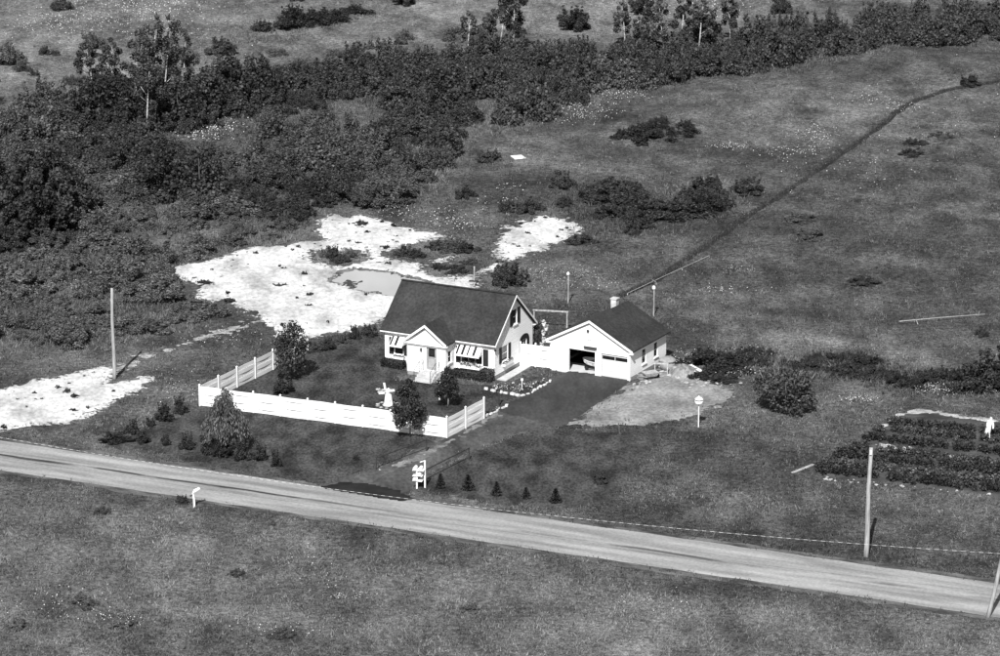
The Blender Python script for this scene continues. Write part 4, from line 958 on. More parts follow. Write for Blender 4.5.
q = MB(); q.lathe([(.24, -.02), (.24, .02)], 0, 0, 16); q.v = [(-3.7 + x, -.03 + z, 3.16 + y) for x, y, z in q.v]; q.build('round_vent', mat('vent_grey', .6, .66, .6, 2), gar, GO)
q = MB(); q.tube([(-3.78, -.02, 3.72), (-3.78, -.15, 3.74)], [.08, .11], 8); q.build('floodlight', M_PIPE, gar, GO)

# boat on a trailer inside the open bay
p_ = gw(-3.75, 1.45); bt = thing('boat', 'small pale boat stored inside the open garage bay', 'boat', (p_[0], p_[1], .30), GA)
m = MB(); secs = [(-1.25, .05, .62, .46), (-1.05, .30, .60, .24), (-.6, .52, .56, .12), (.0, .60, .52, .08), (.45, .58, .52, .08)]
o_ = 0; rings = []
for x_, hw_, zt, zb in secs: rings.append([(x_, -hw_, zt), (x_, -hw_ * .7, zb + .06), (x_, 0, zb), (x_, hw_ * .7, zb + .06), (x_, hw_, zt)])
for i, rg in enumerate(rings): m.v += rg
for i in range(len(rings) - 1):
    for k in range(4): a = i * 5 + k; m.f.append((a, a + 1, a + 6, a + 5))
m.f.append((20, 21, 22, 23, 24)); m.f.append((0, 1, 2, 3, 4))
m.build('hull', mat('boat_paint', .45, .8, .4, 2.5, contrast=(.4, .6)), bt)
m = MB(); m.tube([rings[i][0] for i in range(5)], .03, 5); m.tube([rings[i][4] for i in range(5)], .03, 5); m.build('gunwale', M_WHITE, bt)
m = MB(); m.box(-.5, -.25, -.5, .5, .42, .46); m.box(.1, .35, -.53, .53, .42, .46); m.build('thwart', M_GREYW, bt)
tl = thing('boat_trailer', 'low dark trailer under the pale boat in the garage', 'trailer', (p_[0], p_[1], .07), GA)
m = MB(); m.box(-.9, .42, -.45, -.37, .14, .27); m.box(-.9, .42, .37, .45, .14, .27); m.box(-.9, -.8, -.37, .37, .14, .25); m.box(.2, .3, -.37, .37, .14, .25); m.build('frame', M_BLACK, tl)
for x_ in (-.65, .2):
    for s in (-.52, .52):
        q = MB(); q.lathe([(.08, -.05), (.15, -.05), (.15, .05), (.08, .05)], 0, 0, 12); q.v = [(x_ + x, s + z, .15 + y) for x, y, z in q.v]; q.build('wheel', M_BLACK, tl)

# ------------------------------------------------------------------ yard fence: basket-weave boards between posts
NB, BH, FT = 5, .315, 1.62
BOARD = {}
def board_mesh(L, sgn, amp=.055):
    key = (round(L, 2), sgn, amp)
    if key in BOARD: return BOARD[key]
    m = MB(); n = 8; t = .012; A = amp * sgn
    for i in range(n + 1):
        x_ = L * i / n; y_ = A * math.sin(math.pi * i / n) ** 1.3
        m.v += [(x_, y_ - t, 0), (x_, y_ + t, 0), (x_, y_ + t, BH + .004), (x_, y_ - t, BH + .004)]
    for i in range(n):
        for k in range(4): a = i * 4 + k; b = i * 4 + (k + 1) % 4; m.f.append((a, b, b + 4, a + 4))
    m.f += [(0, 1, 2, 3), (4 * n + 3, 4 * n + 2, 4 * n + 1, 4 * n)]
    BOARD[key] = m.mesh('board', M_FENCE); return BOARD[key]
POST = MB().box(-.055, .055, -.055, .055, -.3, 1.74).add([(-.075, -.075, 1.745), (.075, -.075, 1.745), (.075, .075, 1.745), (-.075, .075, 1.745), (0, 0, 1.84)], [(3, 2, 1, 0), (0, 1, 4), (1, 2, 4), (2, 3, 4), (3, 0, 4)]).mesh('post', M_WHITE)
def fence(name, label, pts, secs):
    f = thing(name, label, 'fence', (pts[0][0], pts[0][1], 0)); o = np.array(pts[0])
    def post(p): q = link('post', POST, f); q.location = (p[0] - o[0], p[1] - o[1], 0); q.rotation_euler = (0, 0, random.uniform(-.03, .03) + math.atan2(*(pts[1] - pts[0])[::-1]))
    post(pts[0]); par = 0
    for i in range(len(pts) - 1):
        a, b = np.array(pts[i]), np.array(pts[i + 1]); d = (b - a) / secs[i]; L = np.linalg.norm(d); an = math.atan2(d[1], d[0]); u = d / L
        for k in range(secs[i]):
            s = a + d * k; post(a + d * (k + 1)); par ^= 1
            for j in range(NB):
                q = link('board', board_mesh(L - .12, 1 if (j + par) % 2 else -1, .055 if abs(an) < .9 else .028), f); q.location = (s[0] + u[0] * .06 - o[0], s[1] + u[1] * .06 - o[1], .05 + j * BH + random.uniform(-.004, .004)); q.rotation_euler = (0, random.uniform(-.003, .003), an)
    return f
fence('yard_fence', 'white basket-weave board fence round three sides of the front yard', FENCE_PTS, [6, 9, 2])
fence('yard_fence', 'short white board fence panel closing the gap between house and garage', [hw(.06, 4.6), gw(-GW - .03, .12)], [2]).scale = (1, 1, 1.14)

# ------------------------------------------------------------------ yard furniture
def at(px, py, z=-.0): x, y = pix(px, py); return (x, y, hz(x, y) + z)
# windmill ornament
t = thing('lawn_windmill', 'white ornamental windmill in a stone ring on the front lawn', 'windmill', at(388.5, 405.5), HA); t.scale = (.78, .78, .78)
m = MB(); m.lathe([(.48, .1), (.42, .5), (.30, 1.35), (.24, 1.5)], 0, 0, 8); m.build('tower', M_WHITE, t)
m = MB(); m.lathe([(.30, 1.503), (.27, 1.62), (.12, 1.78), (.02, 1.84)], 0, 0, 8); m.build('cap', M_WHITE, t)
m = MB(); m.lathe([(.62, .0), (.62, .1)], 0, 0, 12); m.build('base', M_CONC, t)
m = MB(); m.tube([(0, -.2, 1.55), (0, -.42, 1.55)], .05, 6); hub = m.build('hub', M_WHITE, t)
for k in range(4):
    a = math.radians(12 + 90 * k); u = Vector((math.cos(a), 0, math.sin(a))); v_ = Vector((-math.sin(a), 0, math.cos(a))); c = Vector((0, -.38, 1.55))
    m = MB(); m.beam(c, c + u * .95, .05, .04, (0, 1, 0)); m.prism([c + u * .25 - v_ * .02, c + u * .95 - v_ * .02, c + u * .95 + v_ * .2, c + u * .25 + v_ * .2], (0, .015, 0)); m.build('blade', M_WHITE, t)
def stone_mesh(seed, s=1.0):
    rg = np.random.default_rng(seed); me = MB(); prof = [(.25, 0), (.5, .12), (.52, .3), (.3, .5)]; me.lathe(prof, 0, 0, 7)
    me.v = [tuple(np.array(v) * (.75 + .5 * rg.random()) * s) for v in me.v]; return me.mesh('stone', M_STONE)
STONES = [stone_mesh(i) for i in range(6)]
def stone(loc, s, label, group, sq=.8, name='stone'):
    o = link(name, STONES[random.randrange(6)]); o.location = loc; o.scale = (s, s * (.7 + .5 * random.random()), s * sq); o.rotation_euler = (0, 0, random.random() * 6); return tag(o, label, 'stone', group)
for k in range(11):
    a = k * .571; p = at(388.5, 405.5); stone((p[0] + .85 * math.cos(a), p[1] + .85 * math.sin(a), -.02), .34, 'white stone in the ring round the lawn windmill', 'stones round the windmill', .6)
for k in range(7):
    p = at(378 + k * 2.4, 390 + random.random() * 2.5); stone(p, .25 + .2 * random.random(), 'pale stone in the small rockery behind the windmill', 'rockery behind the windmill', .6)
# bird feeder post beside the globe tree
t = thing('bird_feeder', 'white bird feeder box on a post beside the egg-shaped tree', 'bird feeder', at(439.5, 400))
m = MB(); m.box(-.05, .05, -.05, .05, -.2, 1.45); m.build('post', M_WHITE, t)
m = MB(); m.box(-.2, .2, -.18, .18, 1.45, 1.75); b_ = m.build('box', M_WHITE, t)
m = MB(); m.prism([(-.27, -.25, 1.753), (.27, -.25, 1.753), (0, -.25, 1.98)], (0, .5, 0)); m.build('roof', M_GREYW, b_)
m = MB(); m.tube([(0, -.183, 1.6), (0, -.19, 1.6)], .06, 8); m.build('entrance_hole', M_BLACK, b_)
# flower-bed edging and flowers
def bed(name, pts, label, seed):
    P = poly(pts); sheet(name, fs(P), P, M_SOIL, .25, .08, .5, .06, .15, seed, .8, 1)
    rg = np.random.default_rng(seed); q = scatter(P, .42, rg, .15); L = [(x, y, .12 + .12 * rg.random(), .14 + .1 * rg.random()) for x, y in q]
    o = leaf_obj(name + '_plants', M_LEAFL, None, lumps=L, n=len(L) * 60, size=.10, rng=rg, shell=.2, up=.5); tag(o, label + ', low leafy plants', 'flowers', kind='stuff')
    V, f, t = leaves(L, len(L) * 9, .14, rg, shell=.95, up=1.0); tag(link(name + '_blossoms', fast('b', V, f, 4, M_PETAL, t)), label + ', white blossoms', 'flowers', kind='stuff')
    return P
PB = bed('flower_bed', [(484, 390), (497, 391), (520, 395), (530, 392), (548, 381.5), (540, 381), (520, 387), (500, 387)], 'flower bed beside the drive', 71)
PB2 = bed('corner_bed', [(486, 414), (500, 406), (507, 405), (503, 410), (489, 418)], 'small flower bed at the fence end', 72)
EDGE = MB().box(-.22, .22, -.08, .08, 0, .16).mesh('edging_stone', mat('edging_white', .6, .82, .8, 3, rnd=.15))
for nm, L, lab in (('bed', [(482, 389.5), (497, 392.5), (521, 397), (531, 394), (551, 381.5)], 'white edging block along the flower bed beside the drive'), ('corner', [(485.5, 417.5), (497, 412.5), (508, 406)], 'white edging block along the small bed at the fence end')):
    Q = [pix(*p) for p in L]
    for i in range(len(Q) - 1):
        d = Q[i + 1] - Q[i]; n = max(1, int(np.linalg.norm(d) / .5)); an = math.atan2(d[1], d[0])
        for k in range(n):
            p = Q[i] + d * (k + .5) / n; o = link('edging_stone', EDGE); o.location = (p[0] + random.uniform(-.06, .06), p[1] + random.uniform(-.06, .06), 0.03); o.scale = (random.uniform(.6, 1), random.uniform(.7, 1.5), random.uniform(.6, 1.2)); o.rotation_euler = (0, 0, an + random.uniform(-.35, .35)); tag(o, lab, 'edging', 'edging of the ' + nm)
# dark lamp post by the small bed
t = thing('yard_lamp', 'short dark lamp post between the two flower beds', 'lamp post', at(499, 406.5)); m = MB(); m.tube([(0, 0, -.2), (0, 0, 1.25)], .06, 8); m.build('post', M_PIPE, t); m = MB(); m.lathe([(.10, 1.25), (.13, 1.45), (.02, 1.55)], 0, 0, 8); m.build('lantern', M_PIPE, t)
t = thing('garden_stake', 'thin white stake standing in the flower bed by the drive', 'stake', at(522, 391)); m = MB(); m.tube([(0, 0, -.1), (0, 0, 1.0)], .03, 6); m.build('rod', M_WHITE, t); m = MB(); m.box(-.09, .09, -.015, .015, .85, 1.05); m.build('plate', M_WHITE, t)
# pipe railings beside the lane
def rail(pts, label):
    a = np.array(at(*pts[0])); b = np.array(at(*pts[1])); t = thing('pipe_railing', label, 'railing', tuple(a), 0, 'railings of the lane'); d = b - a; h = .98
    m = MB(); m.tube([(0, 0, h), tuple(d + np.array([0, 0, h]))], .05, 8); m.build('top_rail', M_PIPE, t)
    for f in (0, .5, 1):
        if f == .5: continue
        m = MB(); m.tube([tuple(d * f + np.array([0, 0, -.2])), tuple(d * f + np.array([0, 0, h - .036]))], .05, 8); m.build('post', M_PIPE, t)
rail([(376.3, 470.5), (426.5, 452)], 'dark pipe railing on the left of the lane outside the fence')
rail([(419, 486), (469, 460.5)], 'dark pipe railing on the right of the lane behind the mail stand')
# stone line below the left rail
for k in range(15):
    f = random.random(); p = at(378 + 50 * f + random.uniform(-1, 1), 471.5 - 18 * f + random.uniform(-.8, .8)); stone(p, .10 + .14 * random.random(), 'small stone in the line under the left lane railing', 'stones under the left railing', .6)
# mail and newspaper stand
t = thing('mail_stand', 'white two-post stand with mailboxes and shelves at the lane mouth', 'mail stand', at(417, 489), HA * .5)
for x_, y_, h in ((0, 0, 1.5), (.52, .35, 2.1)):
    m = MB(); m.box(x_ - .055, x_ + .055, y_ - .055, y_ + .055, -.3, h); m.build('post', M_WHITE, t)
for z, wd in ((.62, .62), (1.0, .62), (1.42, .75)):
    m = MB(); m.box(-.3, -.3 + wd + .1, -.16, .42, z, z + .05); m.build('shelf', M_WHITE, t)
for x_, z in ((-.12, 1.473), (.28, 1.473), (-.14, .672), (.2, 1.053)):
    m = MB(); n = 8; m.prism([(x_ + .13 * math.cos(math.pi * k / n), -.22, z + .14 + .12 * math.sin(math.pi * k / n)) for k in range(n + 1)] + [(x_ - .13, -.22, z), (x_ + .13, -.22, z)], (0, .5, 0)); m.build('mailbox', M_WHITE if z > .9 else M_METAL, t)
m = MB(); m.beam((.52, .35, 2.1), (.18, .2, 2.0), .08, .05); m.build('arm', M_WHITE, t)
# roadside marker on the near verge
t = thing('roadside_marker', 'white bent roadside marker with a tilted plate on the near verge', 'marker', at(194.5, 507)); m = MB(); m.tube([(0, 0, -.2), (-.02, 0, .6), (-.10, 0, 1.05)], [.085, .08, .06], 8); m.build('post', M_WHITE, t)
m = MB(); m.tube([(-.12, 0, 1.0), (.05, 0, 1.2), (.42, 0, 1.42)], [.05, .13, .10], 8); m.build('plate', M_WHITE, t)
m = MB(); m.tube([(-.3, -.02, .82), (-.06, 0, .95)], [.06, .05], 6); m.build('reflector', M_BLACK, t)
# poles
def pole(px, py, H, r, label, name='utility_pole', lean=(0, 0), cat='pole', m_=M_POLE, loc=None):
    x, y = loc if loc is not None else pix(px, py); t = thing(name, label, cat, (x, y, hz(x, y)))
    b = MB(); b.tube([(lean[0] * z + .03 * math.sin(z), lean[1] * z, z) for z in np.linspace(-.6, H, 7)], list(np.linspace(r, r * .68, 7)), 10); b.build('shaft', m_, t, smooth=True); return t
t = pole(114.5, 379, 7.6, .16, 'tall bare wooden pole beside the left sand clearing')
t = pole(866, 557, 7.9, .19, 'tall wooden utility pole on the verge before the garden', lean=(.012, 0))
m = MB(); m.box(.0, .14, -.25, -.1, 7.45, 7.75); m.build('insulator', M_METAL, t)
PR = pix(988, 617)
t = pole(0, 0, 7.8, .15, 'leaning pale utility pole on the near verge at the right edge', lean=(.19, .02), loc=PR)
t = pole(568, 303, 2.55, .075, 'pale post with white cap beyond the back lawn', 'yard_post'); m = MB(); m.lathe([(.13, 2.551), (.15, 2.65), (.05, 2.8)], 0, 0, 10); m.build('cap', M_WHITE, t)
t = pole(653.5, 316, 2.4, .07, 'pale post with white cap behind the garage', 'yard_post'); m = MB(); m.lathe([(.13, 2.401), (.16, 2.5), (.12, 2.66), (.04, 2.7)], 0, 0, 10); m.build('cap', M_WHITE, t)
t = pole(474, 287, 1.9, .09, 'short pale post behind the house ridge near the sand', 'yard_post'); m = MB(); m.box(-.45, .3, -.1, .1, .5, .62); m.build('crossbar', M_PIPE, t)
# globe lamp on the gravel edge
t = thing('globe_lamp', 'thin white pole with a round white lamp head on the gravel edge', 'lamp', at(698.5, 427)); m = MB(); m.tube([(0, 0, -.2), (0, 0, 1.85)], .045, 8); m.build('pole', M_WHITE, t)
m = MB(); m.lathe([(.10, 1.84), (.30, 1.92), (.33, 2.03), (.33, 2.10)], 0, 0, 14); m.build('bowl', M_WHITE, t); m = MB(); m.lathe([(.30, 2.2), (.33, 2.24), (.22, 2.36), (.05, 2.44), (.04, 2.52)], 0, 0, 14); m.build('hood', M_WHITE, t); m = MB(); m.lathe([(.2, 2.10), (.2, 2.2)], 0, 0, 10); m.build('lamp_glass', M_GLASS, t)
# clothesline frame behind the house
a = np.array(at(567, 331)); b = np.array(at(534, 329)); t = thing('clothesline_frame', 'pale post-and-beam clothesline frame on the back lawn', 'clothesline', tuple(a)); d = b - a
for f, nm in ((0, 'post'), (1, 'post')): m = MB(); m.tube([tuple(d * f + np.array([0, 0, -.2])), tuple(d * f + np.array([0, 0, 1.62]))], .06, 8); m.build(nm, M_GREYW, t)
m = MB(); m.beam((.12, 0, 1.68), tuple(d + np.array([-.1, 0, 1.68])), .11, .11); m.build('beam', M_GREYW, t)
# trellis with hanging pots behind the white panel
p = at(543, 356); t = thing('flower_trellis', 'dark trellis with white flower pots behind the short fence panel', 'trellis', p, HA)
m = MB()
for x_ in (-.75, -.45, -.1): m.box(x_ - .03, x_ + .03, -.03, .03, -.1, 2.9)
for z in (.8, 1.3, 1.8, 2.3, 2.75): m.box(-.8, .1, -.05, -.032, z, z + .05)
m.build('lattice', M_BLACK, t)
for x_, z in ((.15, 2.75), (.1, 1.95), (.12, 1.35), (-.05, .9), (.35, 2.4), (-.9, 2.8)):
    m = MB(); m.lathe([(.10, z - .12), (.17, z + .1)], x_, -.15, 8); m.build('pot', M_WHITE, t)
    leaf_obj('blossoms', M_PETAL, t, lumps=[(x_, -.15, z + .2, .2)], n=50, size=.12, rng=rr, shell=.3)
leaf_obj('vine', M_LEAFD, t, lumps=[(-.4 + .35 * math.sin(i * 2.1), -.05, .5 + i * .22, .28) for i in range(10)], n=900, size=.1, rng=rr, shell=.2)
# rubble and lumber right of the garage
t = thing('sawhorse', 'weathered wooden sawhorse against the garage side', 'sawhorse', tuple(gw(1.35, 2.9)) + (0,), GA + .5)
m = MB(); m.beam((-.6, 0, .95), (.6, 0, .95), .1, .12); m.build('beam', M_GREYW, t)
for x_ in (-.5, .5):
    for s in (-1, 1): m = MB(); m.beam((x_, s * .03, .92), (x_, s * .38, 0), .08, .06, (1, 0, 0)); m.build('leg', M_GREYW, t)
t = thing('handcart', 'low pale handcart with dark underside near the garage corner', 'handcart', tuple(gw(1.15, 1.3)) + (0,), GA + .9)
m = MB(); m.hexa([(-.45, -.3, .3), (.45, -.3, .3), (.45, .3, .3), (-.45, .3, .3), (-.65, -.45, .62), (.65, -.45, .62), (.65, .45, .62), (-.65, .45, .62)]); m.build('tray', M_GREYW, t)
m = MB(); m.lathe([(.1, -.04), (.24, -.04), (.24, .04), (.1, .04)], 0, 0, 12); m.v = [(.62 + x, z, .24 + y) for x, y, z in m.v]; m.build('wheel', M_BLACK, t)
for s in (-.3, .3): m = MB(); m.beam((-.4, s, .3), (-1.2, s * 1.1, .55), .05, .05); m.build('handle', M_GREYW, t); m = MB(); m.beam((-.3, s, .3), (-.4, s, 0), .05, .05, (0, 1, 0)); m.build('leg', M_BLACK, t)
t = thing('covered_barrel', 'rounded grey barrel under a tarp at the back of the garage side', 'barrel', tuple(gw(1.1, 4.6)) + (0,), GA)
m = MB(); m.lathe([(.58, -.02), (.66, .35), (.62, .75)], 0, 0, 12); m.build('drum', M_FOUND, t, smooth=True); m = MB(); m.lathe([(.72, .7), (.7, .82), (.45, 1.0), (.05, 1.05)], 0, 0, 12); m.build('tarp', mat('tarp', .22, .34, .8, 4), t, smooth=True)
def planks(px, py, rz, n, L, w_, label, name='plank', gap=.05, z0=.1, m_=M_WHITE, tilt=.12):
    x, y = pix(px, py)
    for k in range(n):
        o = MB().box(-L / 2, L / 2, -w_ / 2, w_ / 2, 0, .06).build(name, m_); o.rotation_euler = (tilt, 0.02 * k, rz); c = k - (n - 1) / 2
        o.location = (x - math.sin(rz) * c * (w_ + gap), y + math.cos(rz) * c * (w_ + gap), z0 + .02); tag(o, label[k], 'plank', 'loose planks')
planks(692, 371, -1.1, 2, 1.8, .30, ['white plank propped on the rubble, nearer the garage', 'white plank propped on the rubble, farther from the garage'], gap=.35, z0=.16)
planks(803, 469.5, .85, 1, 2.6, .25, ['long pale plank lying in grass at the garden corner'], z0=.02, m_=M_GREYW, tilt=0)
hp = poly([(666, 372), (676, 365), (688, 366), (693, 372), (690, 380), (676, 381)])
rg = np.random.default_rng(44)
def heap():
    c = hp.mean(0); n = 22; V = []; F = []; R = 5
    for i in range(R + 1):
        for k in range(n):
            a = 2 * math.pi * k / n; q = np.array([math.cos(a) * 1.35, math.sin(a) * 2.0]) * (1 - i / R) * (1 + .18 * math.sin(3 * a + 1)); V.append((q[0], q[1], .62 * math.sin(i / R * 1.5) + (rg.random() - .5) * .12 * (i > 0) - (.05 if i == 0 else 0)))
    for i in range(R):
        for k in range(n): F.append((i * n + k, i * n + (k + 1) % n, (i + 1) * n + (k + 1) % n, (i + 1) * n + k))
    m = MB().add(V, F); o = m.build('gravel_heap', M_GRAVEL); o.location = (c[0], c[1], 0); tag(o, 'low heap of pale gravel and rubble beside the garage', 'gravel heap')
heap()
for k in range(34):
    p = hp.mean(0) + RNG.normal(size=2) * np.array([1.2, 1.9]); d = np.hypot((p[0] - hp.mean(0)[0]) / 1.35, (p[1] - hp.mean(0)[1]) / 2.0)
    stone((p[0], p[1], max(0, .55 * (1 - d)) - .03), .2 + .35 * random.random(), 'pale stone on the rubble heap beside the garage', 'stones of the rubble heap', .7)
for k in range(26):
    p = at(random.uniform(632, 664), 0); px_ = random.uniform(632, 668); p = at(px_, 386 - (px_ - 632) * .45 + random.uniform(-2, 5)); stone(p, .12 + .22 * random.random(), 'small stone strewn along the right side of the garage', 'stones along the garage', .6)
for k in range(30):
    px_ = random.uniform(690, 745); p = at(px_, 384 + random.uniform(-3, 8) - (px_ - 690) * .1); stone(p, .12 + .2 * random.random(), 'small stone scattered at the right edge of the gravel pad', 'stones at the gravel edge', .6)
# short stump post in the grass by the gravel
t = thing('stub_post', 'short dark stub post at the lower gravel edge', 'post', at(620, 434)); m = MB(); m.beam((0, 0, -.1), (-.12, 0, .85), .12, .1, (0, 1, 0)); m.build('stub', M_BARK, t)
# white board in the field, fallen pale pole, white stump by gully
t = thing('board', 'white board lying on the grass slope beyond the sand', 'board', at(518, 164.5), .3); m = MB(); m.box(-.6, .6, -.75, .75, .0, .07); m.build('face', M_WHITE, t); m = MB(); m.box(-.55, .55, -.68, -.6, .07, .14); m.build('batten', M_WHITE, t)
a = np.array(at(899, 325)); b = np.array(at(985, 317.5)); t = thing('fallen_pole', 'long thin pale pole lying across the right field', 'pole', tuple(a)); d = b - a; m = MB(); m.tube([(0, 0, .32), tuple(d * .5 + np.array([0, 0, .34])), tuple(d + np.array([0, 0, .3]))], [.045, .04, .02], 7); m.build('trunk', M_POLE, t); m = MB(); m.tube([tuple(d * .2 + np.array([0, 0, .3])), tuple(d * .2 + np.array([.1, -.3, 0]))], .03, 5); m.tube([tuple(d * .8 + np.array([0, 0, .3])), tuple(d * .8 + np.array([.1, .3, 0]))], .03, 5); m.build('branch_stub', M_GREYW, t)
a = np.array(at(624, 295)); b = np.array(at(706, 258)); t = thing('pipe', 'thin pale pipe running along the near side of the track', 'pipe', tuple(a)); d = b - a; m = MB(); m.tube([(.3, 0, .16), tuple(d * .5 + np.array([.3, 0, .18])), tuple(d + np.array([.3, 0, .16]))], .022, 6); m.build('tube', M_GREYW, t)
m = MB()
for f in (0, .33, .66, 1): m.box(d[0] * f + .26, d[0] * f + .34, d[1] * f - .04, d[1] * f + .04, -.1, .135)
m.build('support', M_GREYW, t)
# stones and clods on the sand
cl = 0
for P, n in ((P_SAND, 190), (P_SAND2, 30), (P_SAND3, 40)):
    x0, y0 = P.min(0); x1, y1 = P.max(0); k = 0
    while k < n:
        p = (random.uniform(x0, x1), random.uniform(y0, y1))
        if (f_sand if P is P_SAND else fs(P))(np.array([p[0]]), np.array([p[1]]))[0] < .8: continue
        k += 1
        if random.random() < .45:
            o = link('weed_tuft', SH_DARK[random.randrange(7)]); s = .06 + .10 * random.random() ** 2; o.location = (p[0], p[1], hz(*p) + .02); o.scale = (s * 1.4, s, s * .8); o.rotation_euler = (0, 0, random.random() * 6); tag(o, 'small dark weed tuft growing in the white sand', 'weeds', 'weed tufts on the sand')
        else: stone((p[0], p[1], hz(*p) + .05), .15 + .3 * random.random() ** 2, 'stone or clod lying on the white sand', 'stones on the sand', .7, 'sand_stone')
# scrub islands in the sand
for k, (px, py, w, h) in enumerate(((452, 249, 3.2, 1.0), (466, 251, 2.8, .9), (438, 248, 2.6, .8), (470, 263, 2.4, .7), (405, 256, 2.2, 1.1), (417, 257, 2.0, .8), (326, 257, 1.8, 1.3), (334, 259, 2.0, 1.5), (341, 262, 1.6, 1.0), (351, 257, 2.0, .9), (455, 271, 2.4, .8), (440, 269, 2.0, .7), (280, 287, 1.6, .5), (360, 226, 2.0, .6), (230, 302, 2.0, .6), (205, 284, 2.2, .6))):
    x, y = pix(px, py); shrub(x, y, w / 3.6 * .8, h / 2.4 * .7, SH_DARK if k % 3 else SH_MID, 'low scrub bush growing as an island in the white sand', 'scrub islands in the sand', 'scrub_bush')

# ------------------------------------------------------------------ garden
rg = np.random.default_rng(91)
ROWS = [((888, 424), (1065, 441), .6), ((876, 431), (1065, 450), .75), ((864, 439.5), (1065, 461.5), .75), ((848, 449), (1065, 475), .75), ((834, 456.5), (1065, 483.5), .75), ((822, 464), (1065, 491.5), .75), ((810, 471), (1065, 499), .7)]
for i, (a, b, h) in enumerate(ROWS):
    A, B = pix(*a), pix(*b); n = int(np.linalg.norm(B - A) / .42); L = []
    for k in range(n):
        if rg.random() < .07: continue
        p = A + (B - A) * (k + .5) / n + rg.normal(size=2) * .10; L.append((p[0], p[1], h * (.35 + .25 * rg.random()), .30 + .16 * rg.random()))
        p = p + np.array([.05, .5 * (1 if k % 2 else -1)]); L.append((p[0], p[1], h * (.3 + .2 * rg.random()), .18 + .12 * rg.random()))
    V, f, t = leaves(L, len(L) * 80, .15, rg, shell=.25, up=.5); o = link('crop_row', fast('crop_row', V, f, 4, M_LEAFL if i % 2 else M_LEAF, t ** 1.8 * (.75 + .15 * (i % 2))))
    tag(o, ['farthest crop row below the pale garden berm', 'second crop row from the far side of the garden', 'crop row just above the stony strip of the garden', 'crop row just below the stony strip of the garden', 'third crop row from the near side of the garden', 'second crop row from the near side of the garden', 'nearest crop row of the garden, edged with pale stones'][i], 'crops', 'garden rows', 'stuff')
LB = poly([(882, 427), (900, 416), (925, 411), (950, 417), (1000, 421), (1070, 428)])
sheet('garden_berm', lambda x, y: .45 - pline(LB, x, y) + sstep(5, 16, x - LB[0, 0]) * .7, LB, mat('pale_soil', .25, .5, .95, .8, fine=.3), .28, .12, .3, .03, 1.1, 81, 1.0)
LS = poly([(876, 446), (912, 452.5), (930, 457), (950, 458.5), (1000, 464.5), (1070, 472)])
sheet('garden_strip', lambda x, y: .38 - pline(LS, x, y), LS, MATS['pale_soil'], .3, .12, .5, .05, .5, 82, .9)
for k in range(24):
    px_ = random.uniform(826, 1000); py_ = 478 + (px_ - 826) * .108 + random.uniform(-1.5, 2.5); stone(at(px_, py_), .12 + .28 * random.random() ** 2, 'pale stone along the near edge of the garden', 'stones along the garden edge', .7)
for k in range(30):
    px_ = random.uniform(880, 950); stone(at(px_, 447 + (px_ - 880) * .17 + random.uniform(-2, 2), .05), .2 + .3 * random.random(), 'pale stone in the strip across the garden', 'stones in the garden strip', .7)
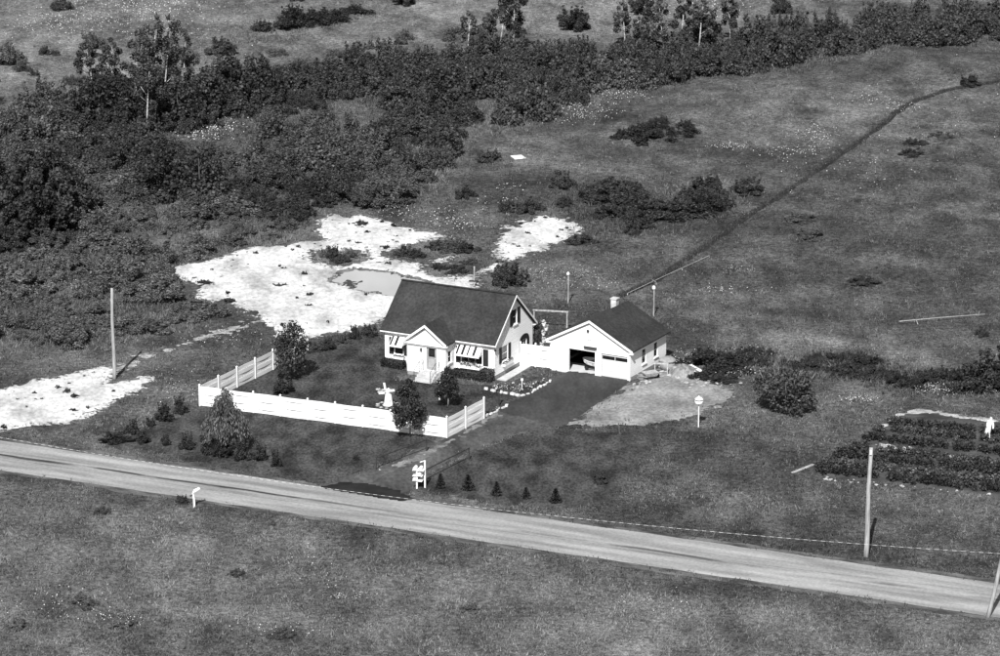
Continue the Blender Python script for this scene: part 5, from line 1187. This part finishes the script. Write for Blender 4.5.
# white-clothed scarecrow (continuous figure)
def scarecrow():
    x, y = pix(988, 440)
    J = {'p': (0, 0, .98), 'c': (.10, 0, 1.35), 'n': (.14, 0, 1.56), 'h': (.17, -.02, 1.70), 't': (.19, -.02, 1.82), 'k1': (-.20, -.03, .5), 'f1': (-.30, -.06, .06), 'k2': (.08, .02, .5), 'f2': (.07, -.02, .06), 's1': (-.06, -.03, 1.46), 'e1': (-.14, -.14, 1.16), 'w1': (-.02, -.24, .98), 's2': (.30, 0, 1.45), 'e2': (.36, -.06, 1.14), 'w2': (.32, -.16, .92), 'o1': (-.32, -.22, .03), 'o2': (.05, -.18, .03)}
    R = {'p': .19, 'c': .20, 'n': .075, 'h': .115, 't': .09, 'k1': .10, 'f1': .085, 'k2': .10, 'f2': .085, 's1': .10, 'e1': .075, 'w1': .055, 's2': .10, 'e2': .075, 'w2': .055, 'o1': .05, 'o2': .05}
    nm = list(J); E_ = [('p', 'c'), ('c', 'n'), ('n', 'h'), ('h', 't'), ('p', 'k1'), ('k1', 'f1'), ('p', 'k2'), ('k2', 'f2'), ('c', 's1'), ('s1', 'e1'), ('e1', 'w1'), ('c', 's2'), ('s2', 'e2'), ('e2', 'w2'), ('f1', 'o1'), ('f2', 'o2')]
    me = bpy.data.meshes.new('scarecrow'); me.from_pydata([J[k] for k in nm], [(nm.index(a), nm.index(b)) for a, b in E_], []); me.materials.append(M_WHITE)
    o = link('scarecrow', me); o.location = (x, y, .0); sk = o.modifiers.new('skin', 'SKIN'); ss = o.modifiers.new('sub', 'SUBSURF'); ss.levels = 2; ss.render_levels = 2
    lay = me.skin_vertices[0] if me.skin_vertices else None
    if lay is None:
        bpy.context.view_layer.objects.active = o; bpy.ops.object.select_all(action='DESELECT'); o.select_set(True); bpy.ops.mesh.customdata_skin_add(); lay = me.skin_vertices[0]
    for i, k in enumerate(nm): lay.data[i].radius = (R[k], R[k]); lay.data[i].use_root = (k == 'p')
    tag(o, 'white-clothed scarecrow figure standing at the far edge of the garden rows', 'scarecrow')
scarecrow()

# ------------------------------------------------------------------ overhead cable along the near verge
def cable():
    n_ = RNRM; P0 = PR
    def onplane(px, py):
        d = ray(px, py); t = (P0 @ n_) / (d[:2] @ n_); return np.array([d[0] * t, d[1] * t, CAM_H + d[2] * t])
    K = [onplane(*p) for p in ((-60, 427), (0, 437), (170, 465), (340, 490), (500, 510), (660, 527), (866, 545.5), (1003, 553))]
    us = np.array([(k[:2] - P0) @ RDIR for k in K]); zs = np.array([k[2] for k in K])
    c = np.polyfit(us, zs, 2); print('cable z', zs.round(2), us.round(1))
    U = np.arange(us[0] - 12, us[-1] + 35, .3); zz = np.polyval(c, U); m = MB(); pts = [(P0[0] + RDIR[0] * u, P0[1] + RDIR[1] * u, z) for u, z in zip(U, zz)]
    m.tube(pts, .013, 5); tone = np.repeat((np.arange(len(U) - 1) % 2) * .6 + .2, 5); tone = np.concatenate([tone, [.5, .5]])
    me = m.mesh('overhead_cable', M_CABLE); a = me.attributes.new('tone', 'FLOAT', 'FACE'); a.data.foreach_set('value', tone.astype(np.float32))
    tag(link('overhead_cable', me), 'long thin overhead cable sagging along the near side of the road', 'cable')
cable()
pass
